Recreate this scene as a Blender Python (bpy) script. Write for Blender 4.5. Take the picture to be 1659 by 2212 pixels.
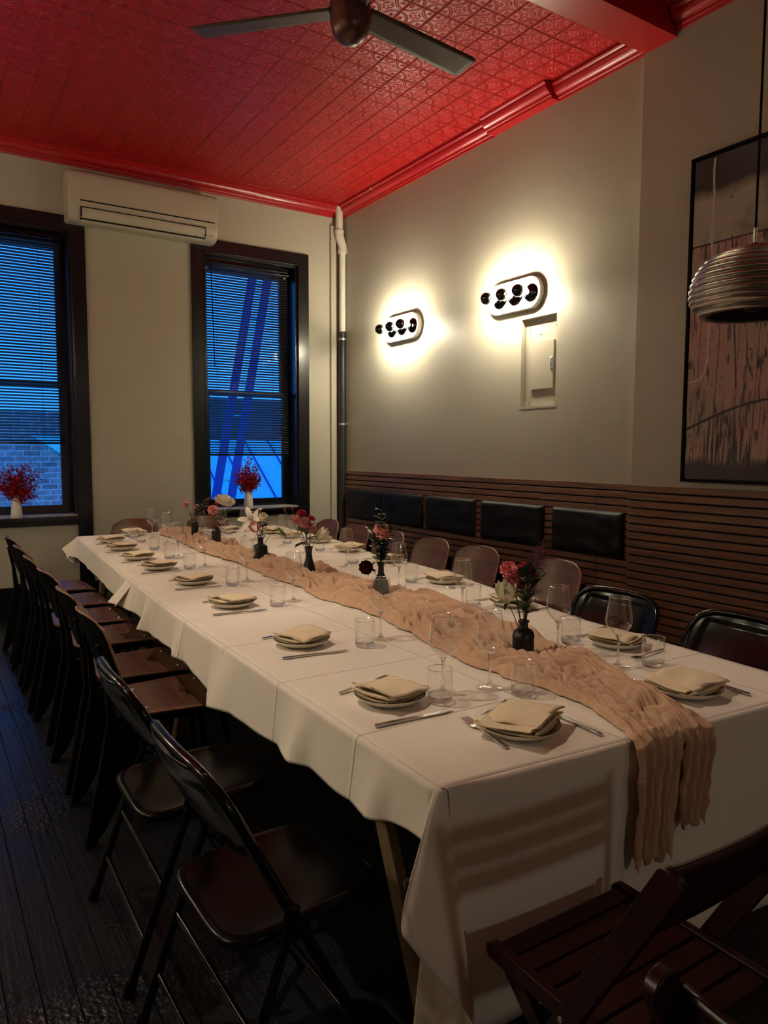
import bpy, bmesh, math, random
from mathutils import Vector, Matrix, noise as mnoise

for o in list(bpy.data.objects):
    bpy.data.objects.remove(o)
C = bpy.context.scene.collection
SC = bpy.context.scene
PI = math.pi
random.seed(7)

# ------------------------------------------------------------------ camera, world, lights, exposure
F_PX = 1576.82
YAW, PITCH, ROLL = 0.568491, 0.0828003, 0.0031361
CAM = Vector((-3.927, -7.0, 1.43))
fw = Vector((math.sin(YAW) * math.cos(PITCH), math.cos(YAW) * math.cos(PITCH), -math.sin(PITCH)))
rt = Vector((math.cos(YAW), -math.sin(YAW), 0))
up = rt.cross(fw)
r2 = rt * math.cos(ROLL) + up * math.sin(ROLL)
u2 = -rt * math.sin(ROLL) + up * math.cos(ROLL)
cd = bpy.data.cameras.new('camera')
cam = bpy.data.objects.new('camera', cd)
C.objects.link(cam)
M = Matrix((r2, u2, -fw)).transposed().to_4x4()
M.translation = CAM
cam.matrix_world = M
cd.sensor_fit = 'AUTO'
cd.sensor_width = 36
cd.lens = F_PX / 2212 * 36
cd.clip_start = 0.02
SC.camera = cam

SC.view_settings.view_transform = 'Standard'
SC.view_settings.look = 'None'
SC.view_settings.exposure = 0.35
SC.view_settings.gamma = 1.0
SC.view_settings.use_curve_mapping = False
SC.cycles.transparent_max_bounces = 40
SC.cycles.max_bounces = 12

w = bpy.data.worlds.new('dusk_sky')
SC.world = w
w.use_nodes = True
nt = w.node_tree
nt.nodes.clear()
wo = nt.nodes.new('ShaderNodeOutputWorld')
wb = nt.nodes.new('ShaderNodeBackground')
wt = nt.nodes.new('ShaderNodeTexCoord')
ws = nt.nodes.new('ShaderNodeSeparateXYZ')
wr = nt.nodes.new('ShaderNodeValToRGB')
wr.color_ramp.elements[0].position = 0.0
wr.color_ramp.elements[0].color = (0.03, 0.30, 1.0, 1)
wr.color_ramp.elements[1].position = 0.6
wr.color_ramp.elements[1].color = (0.035, 0.20, 0.95, 1)
nt.links.new(wt.outputs['Generated'], ws.inputs[0])
nt.links.new(ws.outputs[2], wr.inputs[0])
nt.links.new(wr.outputs[0], wb.inputs[0])
nt.links.new(wb.outputs[0], wo.inputs[0])
wb.inputs[1].default_value = 1.3

def lamp(name, loc, power, color, size=0.06):
    l = bpy.data.lights.new(name, 'POINT')
    l.energy = power
    l.color = color
    l.shadow_soft_size = size
    o = bpy.data.objects.new(name, l)
    o.location = loc
    C.objects.link(o)
    return o

BULB = 410.0                                # emission of each sconce bulb
WARM = (1.0, 0.88, 0.66)
# pendants of the room behind the camera
lamp('lamp_back_room', (-2.66, -9.9, 1.85), 18, (1.0, 0.93, 0.84), 0.10)
lamp('lamp_back_room_high', (-0.9, -8.2, 2.9), 4, (1.0, 0.74, 0.5), 0.15)

# unseen fill spots without fixtures, added to brighten the tabletop
def table_fill(name, loc, target, power, cone):
    l = bpy.data.lights.new(name, 'SPOT')
    l.energy = power; l.color = (1.0, 0.84, 0.66); l.spot_size = math.radians(cone); l.spot_blend = 0.75
    l.shadow_soft_size = 0.045
    o = bpy.data.objects.new(name, l); C.objects.link(o)
    o.location = loc
    o.rotation_euler = (Vector(target) - Vector(loc)).to_track_quat('-Z', 'Y').to_euler()
table_fill('table_fill_far', (-3.7, -0.9, 3.85), (-2.2, -1.5, 0.75), 80, 46)
table_fill('table_fill_middle', (-3.8, -2.5, 3.85), (-2.35, -3.2, 0.75), 98, 48)
table_fill('table_fill_near', (-3.8, -4.3, 3.85), (-2.35, -4.85, 0.75), 120, 48)

# ------------------------------------------------------------------ material helpers
MATS = {}
def mat(name, col, rough=0.5, metal=0.0, spec=0.5, coat=0.0, sheen=0.0, bump=None, var=None, emit=None, sub=0.0):
    """bump=(scale, distance[, detail]); var=(scale, colour2, sharp)"""
    if name in MATS:
        return MATS[name]
    m = bpy.data.materials.new(name)
    m.use_nodes = True
    nt = m.node_tree
    b = nt.nodes['Principled BSDF']
    b.inputs['Base Color'].default_value = (*col, 1)
    b.inputs['Roughness'].default_value = rough
    b.inputs['Metallic'].default_value = metal
    b.inputs['Specular IOR Level'].default_value = spec
    b.inputs['Coat Weight'].default_value = coat
    b.inputs['Coat Roughness'].default_value = 0.08
    b.inputs['Sheen Weight'].default_value = sheen
    if sub:
        b.inputs['Subsurface Weight'].default_value = sub
        b.inputs['Subsurface Radius'].default_value = (0.02, 0.01, 0.006)
        b.inputs['Subsurface Scale'].default_value = 0.3
    tc = nt.nodes.new('ShaderNodeTexCoord')
    if var:
        n = nt.nodes.new('ShaderNodeTexNoise')
        n.inputs['Scale'].default_value = var[0]
        n.inputs['Detail'].default_value = 5
        r = nt.nodes.new('ShaderNodeValToRGB')
        s = var[2] if len(var) > 2 else 0.25
        r.color_ramp.elements[0].position = 0.5 - s
        r.color_ramp.elements[1].position = 0.5 + s
        r.color_ramp.elements[0].color = (*col, 1)
        r.color_ramp.elements[1].color = (*var[1], 1)
        nt.links.new(tc.outputs['Object'], n.inputs['Vector'])
        nt.links.new(n.outputs['Fac'], r.inputs[0])
        nt.links.new(r.outputs[0], b.inputs['Base Color'])
    if bump:
        n = nt.nodes.new('ShaderNodeTexNoise')
        n.inputs['Scale'].default_value = bump[0]
        n.inputs['Detail'].default_value = bump[2] if len(bump) > 2 else 4
        bp = nt.nodes.new('ShaderNodeBump')
        bp.inputs['Distance'].default_value = bump[1]
        bp.inputs['Strength'].default_value = 1
        nt.links.new(tc.outputs['Object'], n.inputs['Vector'])
        nt.links.new(n.outputs['Fac'], bp.inputs['Height'])
        nt.links.new(bp.outputs[0], b.inputs['Normal'])
    if emit:
        b.inputs['Emission Color'].default_value = (*emit[0], 1)
        b.inputs['Emission Strength'].default_value = emit[1]
    MATS[name] = m
    return m

def N(nt, t, **kw):
    n = nt.nodes.new(t)
    for k, v in kw.items():
        setattr(n, k, v)
    return n

def math_node(nt, op, a, b=None, clamp=False):
    n = nt.nodes.new('ShaderNodeMath')
    n.operation = op
    n.use_clamp = clamp
    for i, v in enumerate((a, b)):
        if v is None:
            continue
        if isinstance(v, (int, float)):
            n.inputs[i].default_value = v
        else:
            nt.links.new(v, n.inputs[i])
    return n.outputs[0]

def wood_mat(name, c1, c2, rough, axis=0, scale=1.0, coat=0.0, spec=0.5):
    if name in MATS:
        return MATS[name]
    m = mat(name, c1, rough, coat=coat, spec=spec)
    nt = m.node_tree
    b = nt.nodes['Principled BSDF']
    tc = N(nt, 'ShaderNodeTexCoord')
    mp = N(nt, 'ShaderNodeMapping')
    s = [38 * scale] * 3
    s[axis] = 2.2 * scale
    mp.inputs['Scale'].default_value = s
    n = N(nt, 'ShaderNodeTexNoise')
    n.inputs['Scale'].default_value = 1.0
    n.inputs['Detail'].default_value = 7
    n.inputs['Distortion'].default_value = 0.7
    r = N(nt, 'ShaderNodeValToRGB')
    r.color_ramp.elements[0].position = 0.32
    r.color_ramp.elements[1].position = 0.68
    r.color_ramp.elements[0].color = (*c1, 1)
    r.color_ramp.elements[1].color = (*c2, 1)
    nt.links.new(tc.outputs['Object'], mp.inputs[0])
    nt.links.new(mp.outputs[0], n.inputs['Vector'])
    nt.links.new(n.outputs['Fac'], r.inputs[0])
    nt.links.new(r.outputs[0], b.inputs['Base Color'])
    bp = N(nt, 'ShaderNodeBump')
    bp.inputs['Distance'].default_value = 0.0006
    nt.links.new(n.outputs['Fac'], bp.inputs['Height'])
    nt.links.new(bp.outputs[0], b.inputs['Normal'])
    return m

# ------------------------------------------------------------------ geometry helper
class G:
    def __init__(s):
        s.v = []; s.f = []
    def add(s, vs, fs):
        o = len(s.v)
        s.v += [Vector(p) for p in vs]
        s.f += [tuple(i + o for i in f) for f in fs]
        return s
    def box(s, lo, hi, M=None):
        x0, y0, z0 = lo; x1, y1, z1 = hi
        vs = [Vector(p) for p in ((x0,y0,z0),(x1,y0,z0),(x1,y1,z0),(x0,y1,z0),(x0,y0,z1),(x1,y0,z1),(x1,y1,z1),(x0,y1,z1))]
        if M is not None:
            vs = [M @ p for p in vs]
        return s.add(vs, [(0,3,2,1),(4,5,6,7),(0,1,5,4),(1,2,6,5),(2,3,7,6),(3,0,4,7)])
    def bar(s, a, b, wdt, hgt, upv=(0, 0, 1)):
        a = Vector(a); b = Vector(b)
        d = (b - a).normalized()
        sd = d.cross(Vector(upv))
        if sd.length < 1e-4:
            sd = d.cross(Vector((1, 0, 0)))
        sd.normalize()
        u = sd.cross(d)
        vs = []
        for p in (a, b):
            for i, j in ((-1,-1),(1,-1),(1,1),(-1,1)):
                vs.append(p + sd * (i * wdt / 2) + u * (j * hgt / 2))
        return s.add(vs, [(3,2,1,0),(4,5,6,7),(0,1,5,4),(1,2,6,5),(2,3,7,6),(3,0,4,7)])
    def tube(s, pts, r, seg=10, caps=True, closed=False):
        pts = [Vector(p) for p in pts]
        n = len(pts)
        rs = r if isinstance(r, (list, tuple)) else [r] * n
        t0 = (pts[1] - pts[0]).normalized()
        nrm = t0.orthogonal().normalized()
        vs = []; fs = []
        prev = t0
        for i, p in enumerate(pts):
            if closed:
                t = (pts[(i + 1) % n] - pts[i - 1]).normalized()
            elif i == 0: t = t0
            elif i == n - 1: t = (pts[i] - pts[i-1]).normalized()
            else: t = ((pts[i+1] - p).normalized() + (p - pts[i-1]).normalized()).normalized()
            q = prev.rotation_difference(t)
            nrm = (q @ nrm).normalized()
            prev = t
            bi = t.cross(nrm)
            for k in range(seg):
                a = 2 * PI * k / seg
                vs.append(p + (nrm * math.cos(a) + bi * math.sin(a)) * rs[i])
        m = n if closed else n - 1
        for i in range(m):
            j = (i + 1) % n
            for k in range(seg):
                l = (k + 1) % seg
                fs.append((i*seg+k, i*seg+l, j*seg+l, j*seg+k))
        if caps and not closed:
            fs.append(tuple(reversed(range(seg))))
            fs.append(tuple(range((n-1)*seg, n*seg)))
        return s.add(vs, fs)
    def lathe(s, prof, seg=32, o=(0,0,0), axis='z'):
        o = Vector(o); vs = []; fs = []
        ring = []
        for r, z in prof:
            if r < 1e-6:
                ring.append([len(vs)]); vs.append((0,0,z))
            else:
                ring.append(list(range(len(vs), len(vs)+seg)))
                for k in range(seg):
                    a = 2*PI*k/seg
                    vs.append((r*math.cos(a), r*math.sin(a), z))
        for A, B in zip(ring, ring[1:]):
            if len(A) == 1 and len(B) == 1: continue
            for k in range(seg):
                l = (k+1) % seg
                if len(A) == 1: fs.append((A[0], B[l], B[k])) if False else fs.append((A[0], B[k], B[l]))
                elif len(B) == 1: fs.append((A[k], A[l], B[0]))
                else: fs.append((A[k], A[l], B[l], B[k]))
        out = []
        for p in vs:
            p = Vector(p)
            if axis == 'x': p = Vector((p.z, p.x, p.y))
            elif axis == '-x': p = Vector((-p.z, p.x, -p.y))
            elif axis == 'y': p = Vector((p.y, p.z, p.x))
            out.append(p + o)
        return s.add(out, fs)
    def grid(s, fn, nu, nv, closeu=False):
        vs = [fn(i / nu, j / nv) for j in range(nv + 1) for i in range(nu + (0 if closeu else 1))]
        W = nu + (0 if closeu else 1)
        fs = []
        for j in range(nv):
            for i in range(nu):
                a = j*W + i; b = j*W + (i+1) % W
                fs.append((a, b, b + W, a + W))
        return s.add(vs, fs)
    def prism(s, poly, a, b, plane='xz'):
        n = len(poly); vs = []
        for t in (a, b):
            for p in poly:
                if plane == 'xz': vs.append((p[0], t, p[1]))
                elif plane == 'yz': vs.append((t, p[0], p[1]))
                else: vs.append((p[0], p[1], t))
        fs = [tuple(range(n)), tuple(reversed(range(n, 2*n)))]
        for i in range(n):
            j = (i+1) % n
            fs.append((i, i+n, j+n, j))
        return s.add(vs, fs)
    def out(s, name, m, parent=None, smooth=False, bevel=0.0, solid=0.0, subd=0, fix=True, loc=None, solid_off=-1.0, wn=False):
        me = bpy.data.meshes.new(name)
        me.from_pydata([tuple(p) for p in s.v], [], s.f)
        if fix:
            bm = bmesh.new(); bm.from_mesh(me)
            bmesh.ops.recalc_face_normals(bm, faces=bm.faces)
            bm.to_mesh(me); bm.free()
        me.materials.append(m)
        o = bpy.data.objects.new(name, me)
        C.objects.link(o)
        if parent is not None: o.parent = parent
        if loc is not None: o.location = loc
        if smooth:
            for p in me.polygons: p.use_smooth = True
            if fix: me.set_sharp_from_angle(angle=math.radians(48))
        if bevel:
            b = o.modifiers.new('bevel', 'BEVEL')
            b.width = bevel; b.segments = 2; b.limit_method = 'ANGLE'; b.angle_limit = math.radians(40)
            for p in me.polygons: p.use_smooth = True
            b.harden_normals = True
        if solid:
            q = o.modifiers.new('solid', 'SOLIDIFY'); q.thickness = solid; q.offset = solid_off
        if subd:
            q = o.modifiers.new('subd', 'SUBSURF'); q.levels = subd; q.render_levels = subd
        return o

def thing(name, label, cat, loc=(0,0,0), rz=0.0, group=None):
    o = bpy.data.objects.new(name, None)
    o.empty_display_size = 0.05
    C.objects.link(o)
    o.location = loc; o.rotation_euler = (0, 0, rz)
    o['label'] = label; o['category'] = cat
    if group: o['group'] = group
    return o
def tag(o, label, cat, group=None, kind=None):
    o['label'] = label; o['category'] = cat
    if group: o['group'] = group
    if kind: o['kind'] = kind
    return o
def struct(o):
    o['kind'] = 'structure'
    return o
CH = {}
def kids(o):
    return [c for c in bpy.data.objects if c.parent == o]
def dup(root, loc, rz, label, group=None, kidmap={}):
    r = root.copy(); C.objects.link(r)
    r.location = loc; r.rotation_euler = (0, 0, rz)
    r['label'] = label
    if group: r['group'] = group
    ks = CH.get(root.name)
    if ks is None:
        ks = [(c, kids(c)) for c in kids(root)]
        CH[root.name] = ks
    for c, gs in ks:
        q = c.copy(); C.objects.link(q); q.parent = r
        for g in gs:
            h = g.copy(); C.objects.link(h); h.parent = q
    return r

def sph(p): return Vector(p)
def lerp(a, b, t): return a + (b - a) * t
def interp(pts, x):
    for (x0, y0), (x1, y1) in zip(pts, pts[1:]):
        if (x0 <= x <= x1) or (x1 <= x <= x0):
            return lerp(y0, y1, (x - x0) / (x1 - x0))
    return pts[0][1] if abs(x - pts[0][0]) < abs(x - pts[-1][0]) else pts[-1][1]
ORD = ['first','second','third','fourth','fifth','sixth','seventh','eighth','ninth']

# ------------------------------------------------------------------ materials
m_wall = mat('taupe_paint', (0.42, 0.388, 0.302), 0.42, bump=(9, 0.002, 6), spec=0.45, var=(1.3, (0.38, 0.352, 0.272), 0.3))
m_red = mat('red_gloss_paint', (0.34, 0.007, 0.008), 0.28, spec=0.6)
m_black_paint = mat('black_gloss_paint', (0.006, 0.006, 0.007), 0.22, bump=(30, 0.0006), spec=0.5)
m_black = mat('black_enamel', (0.002, 0.002, 0.0025), 0.15, spec=0.32)
m_black_matte = mat('black_matte_metal', (0.0015, 0.0015, 0.002), 0.6, spec=0.1)
m_felt = mat('black_felt_backing', (0.003, 0.003, 0.003), 0.95)
m_leather = mat('black_leather', (0.005, 0.005, 0.0055), 0.5, bump=(350, 0.0004), spec=0.22)
m_ac = mat('cream_plastic', (0.48, 0.43, 0.33), 0.35)
m_pvc = mat('cream_pipe', (0.58, 0.54, 0.46), 0.35)
m_tape = mat('black_pipe_wrap', (0.012, 0.012, 0.013), 0.5, bump=(60, 0.002))
m_steel = mat('brushed_steel', (0.45, 0.43, 0.41), 0.22, metal=1.0)
m_zinc = mat('zinc', (0.6, 0.6, 0.58), 0.35, metal=1.0)
m_cloth = mat('white_tablecloth_linen', (0.80, 0.735, 0.62), 0.85, spec=0.15, sheen=0.15, bump=(5.0, 0.007, 3))
def add_creases():
    nt = m_cloth.node_tree; b = nt.nodes['Principled BSDF']
    old = [n for n in nt.nodes if n.type == 'BUMP'][0]
    tc = N(nt, 'ShaderNodeTexCoord'); sp = N(nt, 'ShaderNodeSeparateXYZ')
    wn = N(nt, 'ShaderNodeTexNoise'); wn.inputs['Scale'].default_value = 1.3
    nt.links.new(tc.outputs['Object'], sp.inputs[0]); nt.links.new(tc.outputs['Object'], wn.inputs['Vector'])
    def ridge(src, off, P, wd):
        a = math_node(nt, 'ADD', src, off); a = math_node(nt, 'ADD', a, math_node(nt, 'MULTIPLY', wn.outputs['Fac'], 0.05))
        a = math_node(nt, 'FRACT', math_node(nt, 'DIVIDE', a, P)); a = math_node(nt, 'SUBTRACT', a, 0.5)
        a = math_node(nt, 'ABSOLUTE', a); a = math_node(nt, 'MULTIPLY', math_node(nt, 'SUBTRACT', 0.5, a), P / wd)
        return math_node(nt, 'SUBTRACT', 1.0, a, True)
    h = math_node(nt, 'MAXIMUM', ridge(sp.outputs[1], 20 * 0.46 + 5.50, 0.46, 0.007), ridge(sp.outputs[0], 10 * 0.62 + 2.52, 0.62, 0.007))
    bp = N(nt, 'ShaderNodeBump'); bp.inputs['Distance'].default_value = 0.0035
    nt.links.new(h, bp.inputs['Height']); nt.links.new(old.outputs[0], bp.inputs['Normal']); nt.links.new(bp.outputs[0], b.inputs['Normal'])
m_napkin = mat('ivory_napkin_cotton', (0.78, 0.64, 0.42), 0.85, spec=0.12, sheen=0.2, bump=(40, 0.001))
m_runner = mat('blush_gauze', (0.57, 0.375, 0.245), 0.9, spec=0.1, sheen=0.1, bump=(150, 0.0012, 3), var=(14, (0.53, 0.34, 0.21)))
m_plate = mat('white_glazed_stoneware', (0.74, 0.70, 0.60), 0.16)
m_rim = mat('brown_rim_glaze', (0.03, 0.014, 0.008), 0.2)
m_vase_b = mat('matte_black_ceramic', (0.006, 0.006, 0.006), 0.38)
m_vase_w = mat('white_ceramic', (0.75, 0.70, 0.62), 0.4)
m_stem = mat('green_stem', (0.045, 0.085, 0.02), 0.5)
m_leaf = mat('dark_green_leaf', (0.018, 0.05, 0.014), 0.35, var=(30, (0.03, 0.07, 0.02)))
m_leaf_l = mat('light_green_leaf', (0.10, 0.17, 0.035), 0.4)
m_pink = mat('pink_petal', (0.93, 0.36, 0.33), 0.7, var=(70, (0.95, 0.52, 0.46)), sub=0.15)
m_hot = mat('hot_pink_petal', (0.85, 0.10, 0.15), 0.7, var=(110, (0.95, 0.42, 0.42)), sub=0.12)
m_crim = mat('crimson_petal', (0.55, 0.015, 0.06), 0.7, var=(90, (0.65, 0.03, 0.10)))
m_wine = mat('wine_red_petal', (0.13, 0.002, 0.006), 0.6)
m_white = mat('cream_white_petal', (0.90, 0.86, 0.70), 0.65, sub=0.2)
m_sepal = mat('pale_green_cup', (0.28, 0.33, 0.12), 0.6)
m_berry = mat('red_preserved_leaf', (0.40, 0.006, 0.012), 0.5, var=(25, (0.62, 0.015, 0.015)))
m_twig = mat('dark_twig', (0.04, 0.015, 0.012), 0.8)
m_purple = mat('purple_filler', (0.10, 0.02, 0.045), 0.8)
m_walnut = wood_mat('walnut_slat', (0.13, 0.055, 0.030), (0.24, 0.11, 0.058), 0.40, axis=1)
m_ply_x = wood_mat('walnut_plywood', (0.085, 0.036, 0.021), (0.15, 0.068, 0.040), 0.36, axis=1, scale=0.6, coat=0.06, spec=0.4)
m_ply_edge = wood_mat('plywood_edge', (0.26, 0.115, 0.055), (0.36, 0.17, 0.085), 0.4, axis=1)
m_mahog = wood_mat('mahogany_lacquer', (0.012, 0.0022, 0.0015), (0.024, 0.004, 0.0025), 0.32, axis=1, spec=0.3)
m_leg_wood = wood_mat('pale_leg_wood', (0.22, 0.14, 0.075), (0.30, 0.20, 0.11), 0.5, axis=2)
m_fan = mat('dark_bronze', (0.10, 0.035, 0.028), 0.30, metal=0.35)
m_fan_blade = mat('bronze_blade_paint', (0.085, 0.05, 0.036), 0.5, spec=0.2)

def glass_thin():
    m = bpy.data.materials.new('clear_thin_glass'); m.use_nodes = True
    nt = m.node_tree; nt.nodes.clear()
    o = N(nt, 'ShaderNodeOutputMaterial'); mx = N(nt, 'ShaderNodeMixShader')
    t = N(nt, 'ShaderNodeBsdfTransparent'); g = N(nt, 'ShaderNodeBsdfGlossy')
    t.inputs[0].default_value = (0.985, 0.99, 0.985, 1)
    g.inputs['Roughness'].default_value = 0.02
    g.inputs['Color'].default_value = (1, 1, 1, 1)
    lw = N(nt, 'ShaderNodeLayerWeight'); lw.inputs['Blend'].default_value = 0.5
    a = math_node(nt, 'POWER', lw.outputs['Facing'], 2.7)
    b = math_node(nt, 'MULTIPLY', a, 0.95)
    c = math_node(nt, 'ADD', b, 0.085, True)
    nt.links.new(c, mx.inputs[0]); nt.links.new(t.outputs[0], mx.inputs[1]); nt.links.new(g.outputs[0], mx.inputs[2])
    nt.links.new(mx.outputs[0], o.inputs[0])
    return m
m_glass = glass_thin()
def glass_solid():
    m = bpy.data.materials.new('clear_solid_glass'); m.use_nodes = True
    nt = m.node_tree; nt.nodes.clear()
    o = N(nt, 'ShaderNodeOutputMaterial'); g = N(nt, 'ShaderNodeBsdfGlass')
    g.inputs['Roughness'].default_value = 0.0; g.inputs['IOR'].default_value = 1.48
    g.inputs['Color'].default_value = (0.98, 0.985, 0.98, 1)
    t = N(nt, 'ShaderNodeBsdfTransparent'); mx = N(nt, 'ShaderNodeMixShader'); mx.inputs[0].default_value = 0.65
    t.inputs[0].default_value = (0.98, 0.985, 0.98, 1)
    nt.links.new(t.outputs[0], mx.inputs[1]); nt.links.new(g.outputs[0], mx.inputs[2])
    nt.links.new(mx.outputs[0], o.inputs[0])
    return m
m_glass_s = glass_solid()
def glass_rim():
    m = bpy.data.materials.new('polished_glass_lip'); m.use_nodes = True
    nt = m.node_tree; nt.nodes.clear()
    o = N(nt, 'ShaderNodeOutputMaterial'); mx = N(nt, 'ShaderNodeMixShader')
    t = N(nt, 'ShaderNodeBsdfTransparent'); g = N(nt, 'ShaderNodeBsdfGlossy')
    g.inputs['Roughness'].default_value = 0.18; mx.inputs[0].default_value = 0.6
    nt.links.new(t.outputs[0], mx.inputs[1]); nt.links.new(g.outputs[0], mx.inputs[2]); nt.links.new(mx.outputs[0], o.inputs[0])
    return m
m_glass_r = glass_rim()
m_glass_f = m_glass_r.copy(); m_glass_f.name = 'clear_glass_foot'
for n_ in m_glass_f.node_tree.nodes:
    if n_.type == 'MIX_SHADER': n_.inputs[0].default_value = 0.20
    if n_.type == 'BSDF_GLOSSY': n_.inputs['Roughness'].default_value = 0.06
def pane_mat():
    m = bpy.data.materials.new('window_pane_glass'); m.use_nodes = True
    nt = m.node_tree; nt.nodes.clear()
    o = N(nt, 'ShaderNodeOutputMaterial'); mx = N(nt, 'ShaderNodeMixShader')
    t = N(nt, 'ShaderNodeBsdfTransparent'); g = N(nt, 'ShaderNodeBsdfGlossy')
    g.inputs['Roughness'].default_value = 0.06
    mx.inputs[0].default_value = 0.02
    nt.links.new(t.outputs[0], mx.inputs[1]); nt.links.new(g.outputs[0], mx.inputs[2])
    nt.links.new(mx.outputs[0], o.inputs[0])
    return m
m_pane = pane_mat()

def tin_mat():
    m = mat('pressed_tin_red', (0.39, 0.006, 0.006), 0.40, spec=0.34)
    nt = m.node_tree; b = nt.nodes['Principled BSDF']
    tc = N(nt, 'ShaderNodeTexCoord'); sp = N(nt, 'ShaderNodeSeparateXYZ')
    nt.links.new(tc.outputs['Object'], sp.inputs[0])
    T = 0.1885
    def fold(s, off):
        a = math_node(nt, 'ADD', s, off)
        a = math_node(nt, 'DIVIDE', a, T)
        a = math_node(nt, 'FRACT', a)
        a = math_node(nt, 'SUBTRACT', a, 0.5)
        return math_node(nt, 'ABSOLUTE', a)          # 0 centre .. .5 edge
    A = fold(sp.outputs[0], 10 * T + 0.295 % T); B = fold(sp.outputs[1], 40 * T + 3.355 % T)
    # seams
    def bumpf(x, c, wd):
        d = math_node(nt, 'SUBTRACT', x, c); d = math_node(nt, 'ABSOLUTE', d)
        d = math_node(nt, 'DIVIDE', d, wd); d = math_node(nt, 'SUBTRACT', 1.0, d, True)
        return math_node(nt, 'SMOOTH_MIN', d, 1.0)
    ea = math_node(nt, 'MAXIMUM', bumpf(A, 0.466, 0.020), 0.0); eb = math_node(nt, 'MAXIMUM', bumpf(B, 0.466, 0.020), 0.0)
    seam = math_node(nt, 'MAXIMUM', ea, eb)
    a2 = math_node(nt, 'SUBTRACT', 0.5, A); b2 = math_node(nt, 'SUBTRACT', 0.5, B)
    def hyp(x, y):
        return math_node(nt, 'SQRT', math_node(nt, 'ADD', math_node(nt, 'MULTIPLY', x, x), math_node(nt, 'MULTIPLY', y, y)))
    # double arcs centred on the tile corners
    R = hyp(a2, b2)
    ring = math_node(nt, 'MAXIMUM', bumpf(R, 0.40, 0.022), bumpf(R, 0.465, 0.020))
    Rc = hyp(A, B)
    pet = math_node(nt, 'MULTIPLY', math_node(nt, 'SINE', math_node(nt, 'MULTIPLY', math_node(nt, 'ARCTAN2', A, B), 8.0)), 0.02)
    fl = math_node(nt, 'MAXIMUM', bumpf(hyp(math_node(nt, 'SUBTRACT', A, .09), math_node(nt, 'SUBTRACT', B, .09)), 0.0, 0.055),
                   math_node(nt, 'MAXIMUM', bumpf(hyp(math_node(nt, 'SUBTRACT', A, .17), math_node(nt, 'SUBTRACT', B, .05)), 0.0, 0.035), bumpf(hyp(math_node(nt, 'SUBTRACT', A, .05), math_node(nt, 'SUBTRACT', B, .17)), 0.0, 0.035)))
    fl2 = bumpf(Rc, 0.0, 0.04)
    Rk = hyp(a2, b2)
    def sub(x, c): return math_node(nt, 'SUBTRACT', x, c)
    corn = math_node(nt, 'MAXIMUM', bumpf(hyp(sub(a2, .13), sub(b2, .13)), 0.0, 0.06), bumpf(hyp(sub(a2, .2), sub(b2, .2)), 0.0, 0.045))
    corn = math_node(nt, 'MAXIMUM', corn, math_node(nt, 'MAXIMUM', bumpf(hyp(sub(a2, .20), sub(b2, .12)), 0.0, 0.035), bumpf(hyp(sub(a2, .12), sub(b2, .20)), 0.0, 0.035)))
    corn = math_node(nt, 'MAXIMUM', corn, bumpf(Rk, 0.0, 0.045))
    nz = N(nt, 'ShaderNodeTexNoise'); nz.inputs['Scale'].default_value = 70
    nt.links.new(tc.outputs['Object'], nz.inputs['Vector'])
    h = math_node(nt, 'MAXIMUM', seam, ring)
    h = math_node(nt, 'MAXIMUM', h, math_node(nt, 'MAXIMUM', fl, fl2))
    h = math_node(nt, 'MAXIMUM', h, corn)
    h = math_node(nt, 'ADD', h, math_node(nt, 'MULTIPLY', nz.outputs['Fac'], 0.35))
    gr = math_node(nt, 'MAXIMUM', bumpf(A, 0.5, 0.022), bumpf(B, 0.5, 0.022))
    h = math_node(nt, 'SUBTRACT', h, math_node(nt, 'MULTIPLY', gr, 1.5))
    # wide panel joints
    def joint(s, P, off):
        a = math_node(nt, 'ADD', s, off); a = math_node(nt, 'DIVIDE', a, P); a = math_node(nt, 'FRACT', a)
        a = math_node(nt, 'SUBTRACT', a, 0.5); a = math_node(nt, 'ABSOLUTE', a)
        return bumpf(a, 0.5, 0.010)
    j = math_node(nt, 'MAXIMUM', joint(sp.outputs[0], T * 3, 30 * T + 0.295 % T), joint(sp.outputs[1], T * 6, 60 * T + 3.355 % T))
    h = math_node(nt, 'SUBTRACT', h, math_node(nt, 'MULTIPLY', j, 1.6))
    nl = N(nt, 'ShaderNodeTexNoise'); nl.inputs['Scale'].default_value = 3
    nt.links.new(tc.outputs['Object'], nl.inputs['Vector'])
    h = math_node(nt, 'ADD', h, math_node(nt, 'MULTIPLY', nl.outputs['Fac'], 3.0))
    bp = N(nt, 'ShaderNodeBump'); bp.inputs['Distance'].default_value = 0.0045
    nt.links.new(h, bp.inputs['Height']); nt.links.new(bp.outputs[0], b.inputs['Normal'])
    return m
m_tin = tin_mat()

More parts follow.
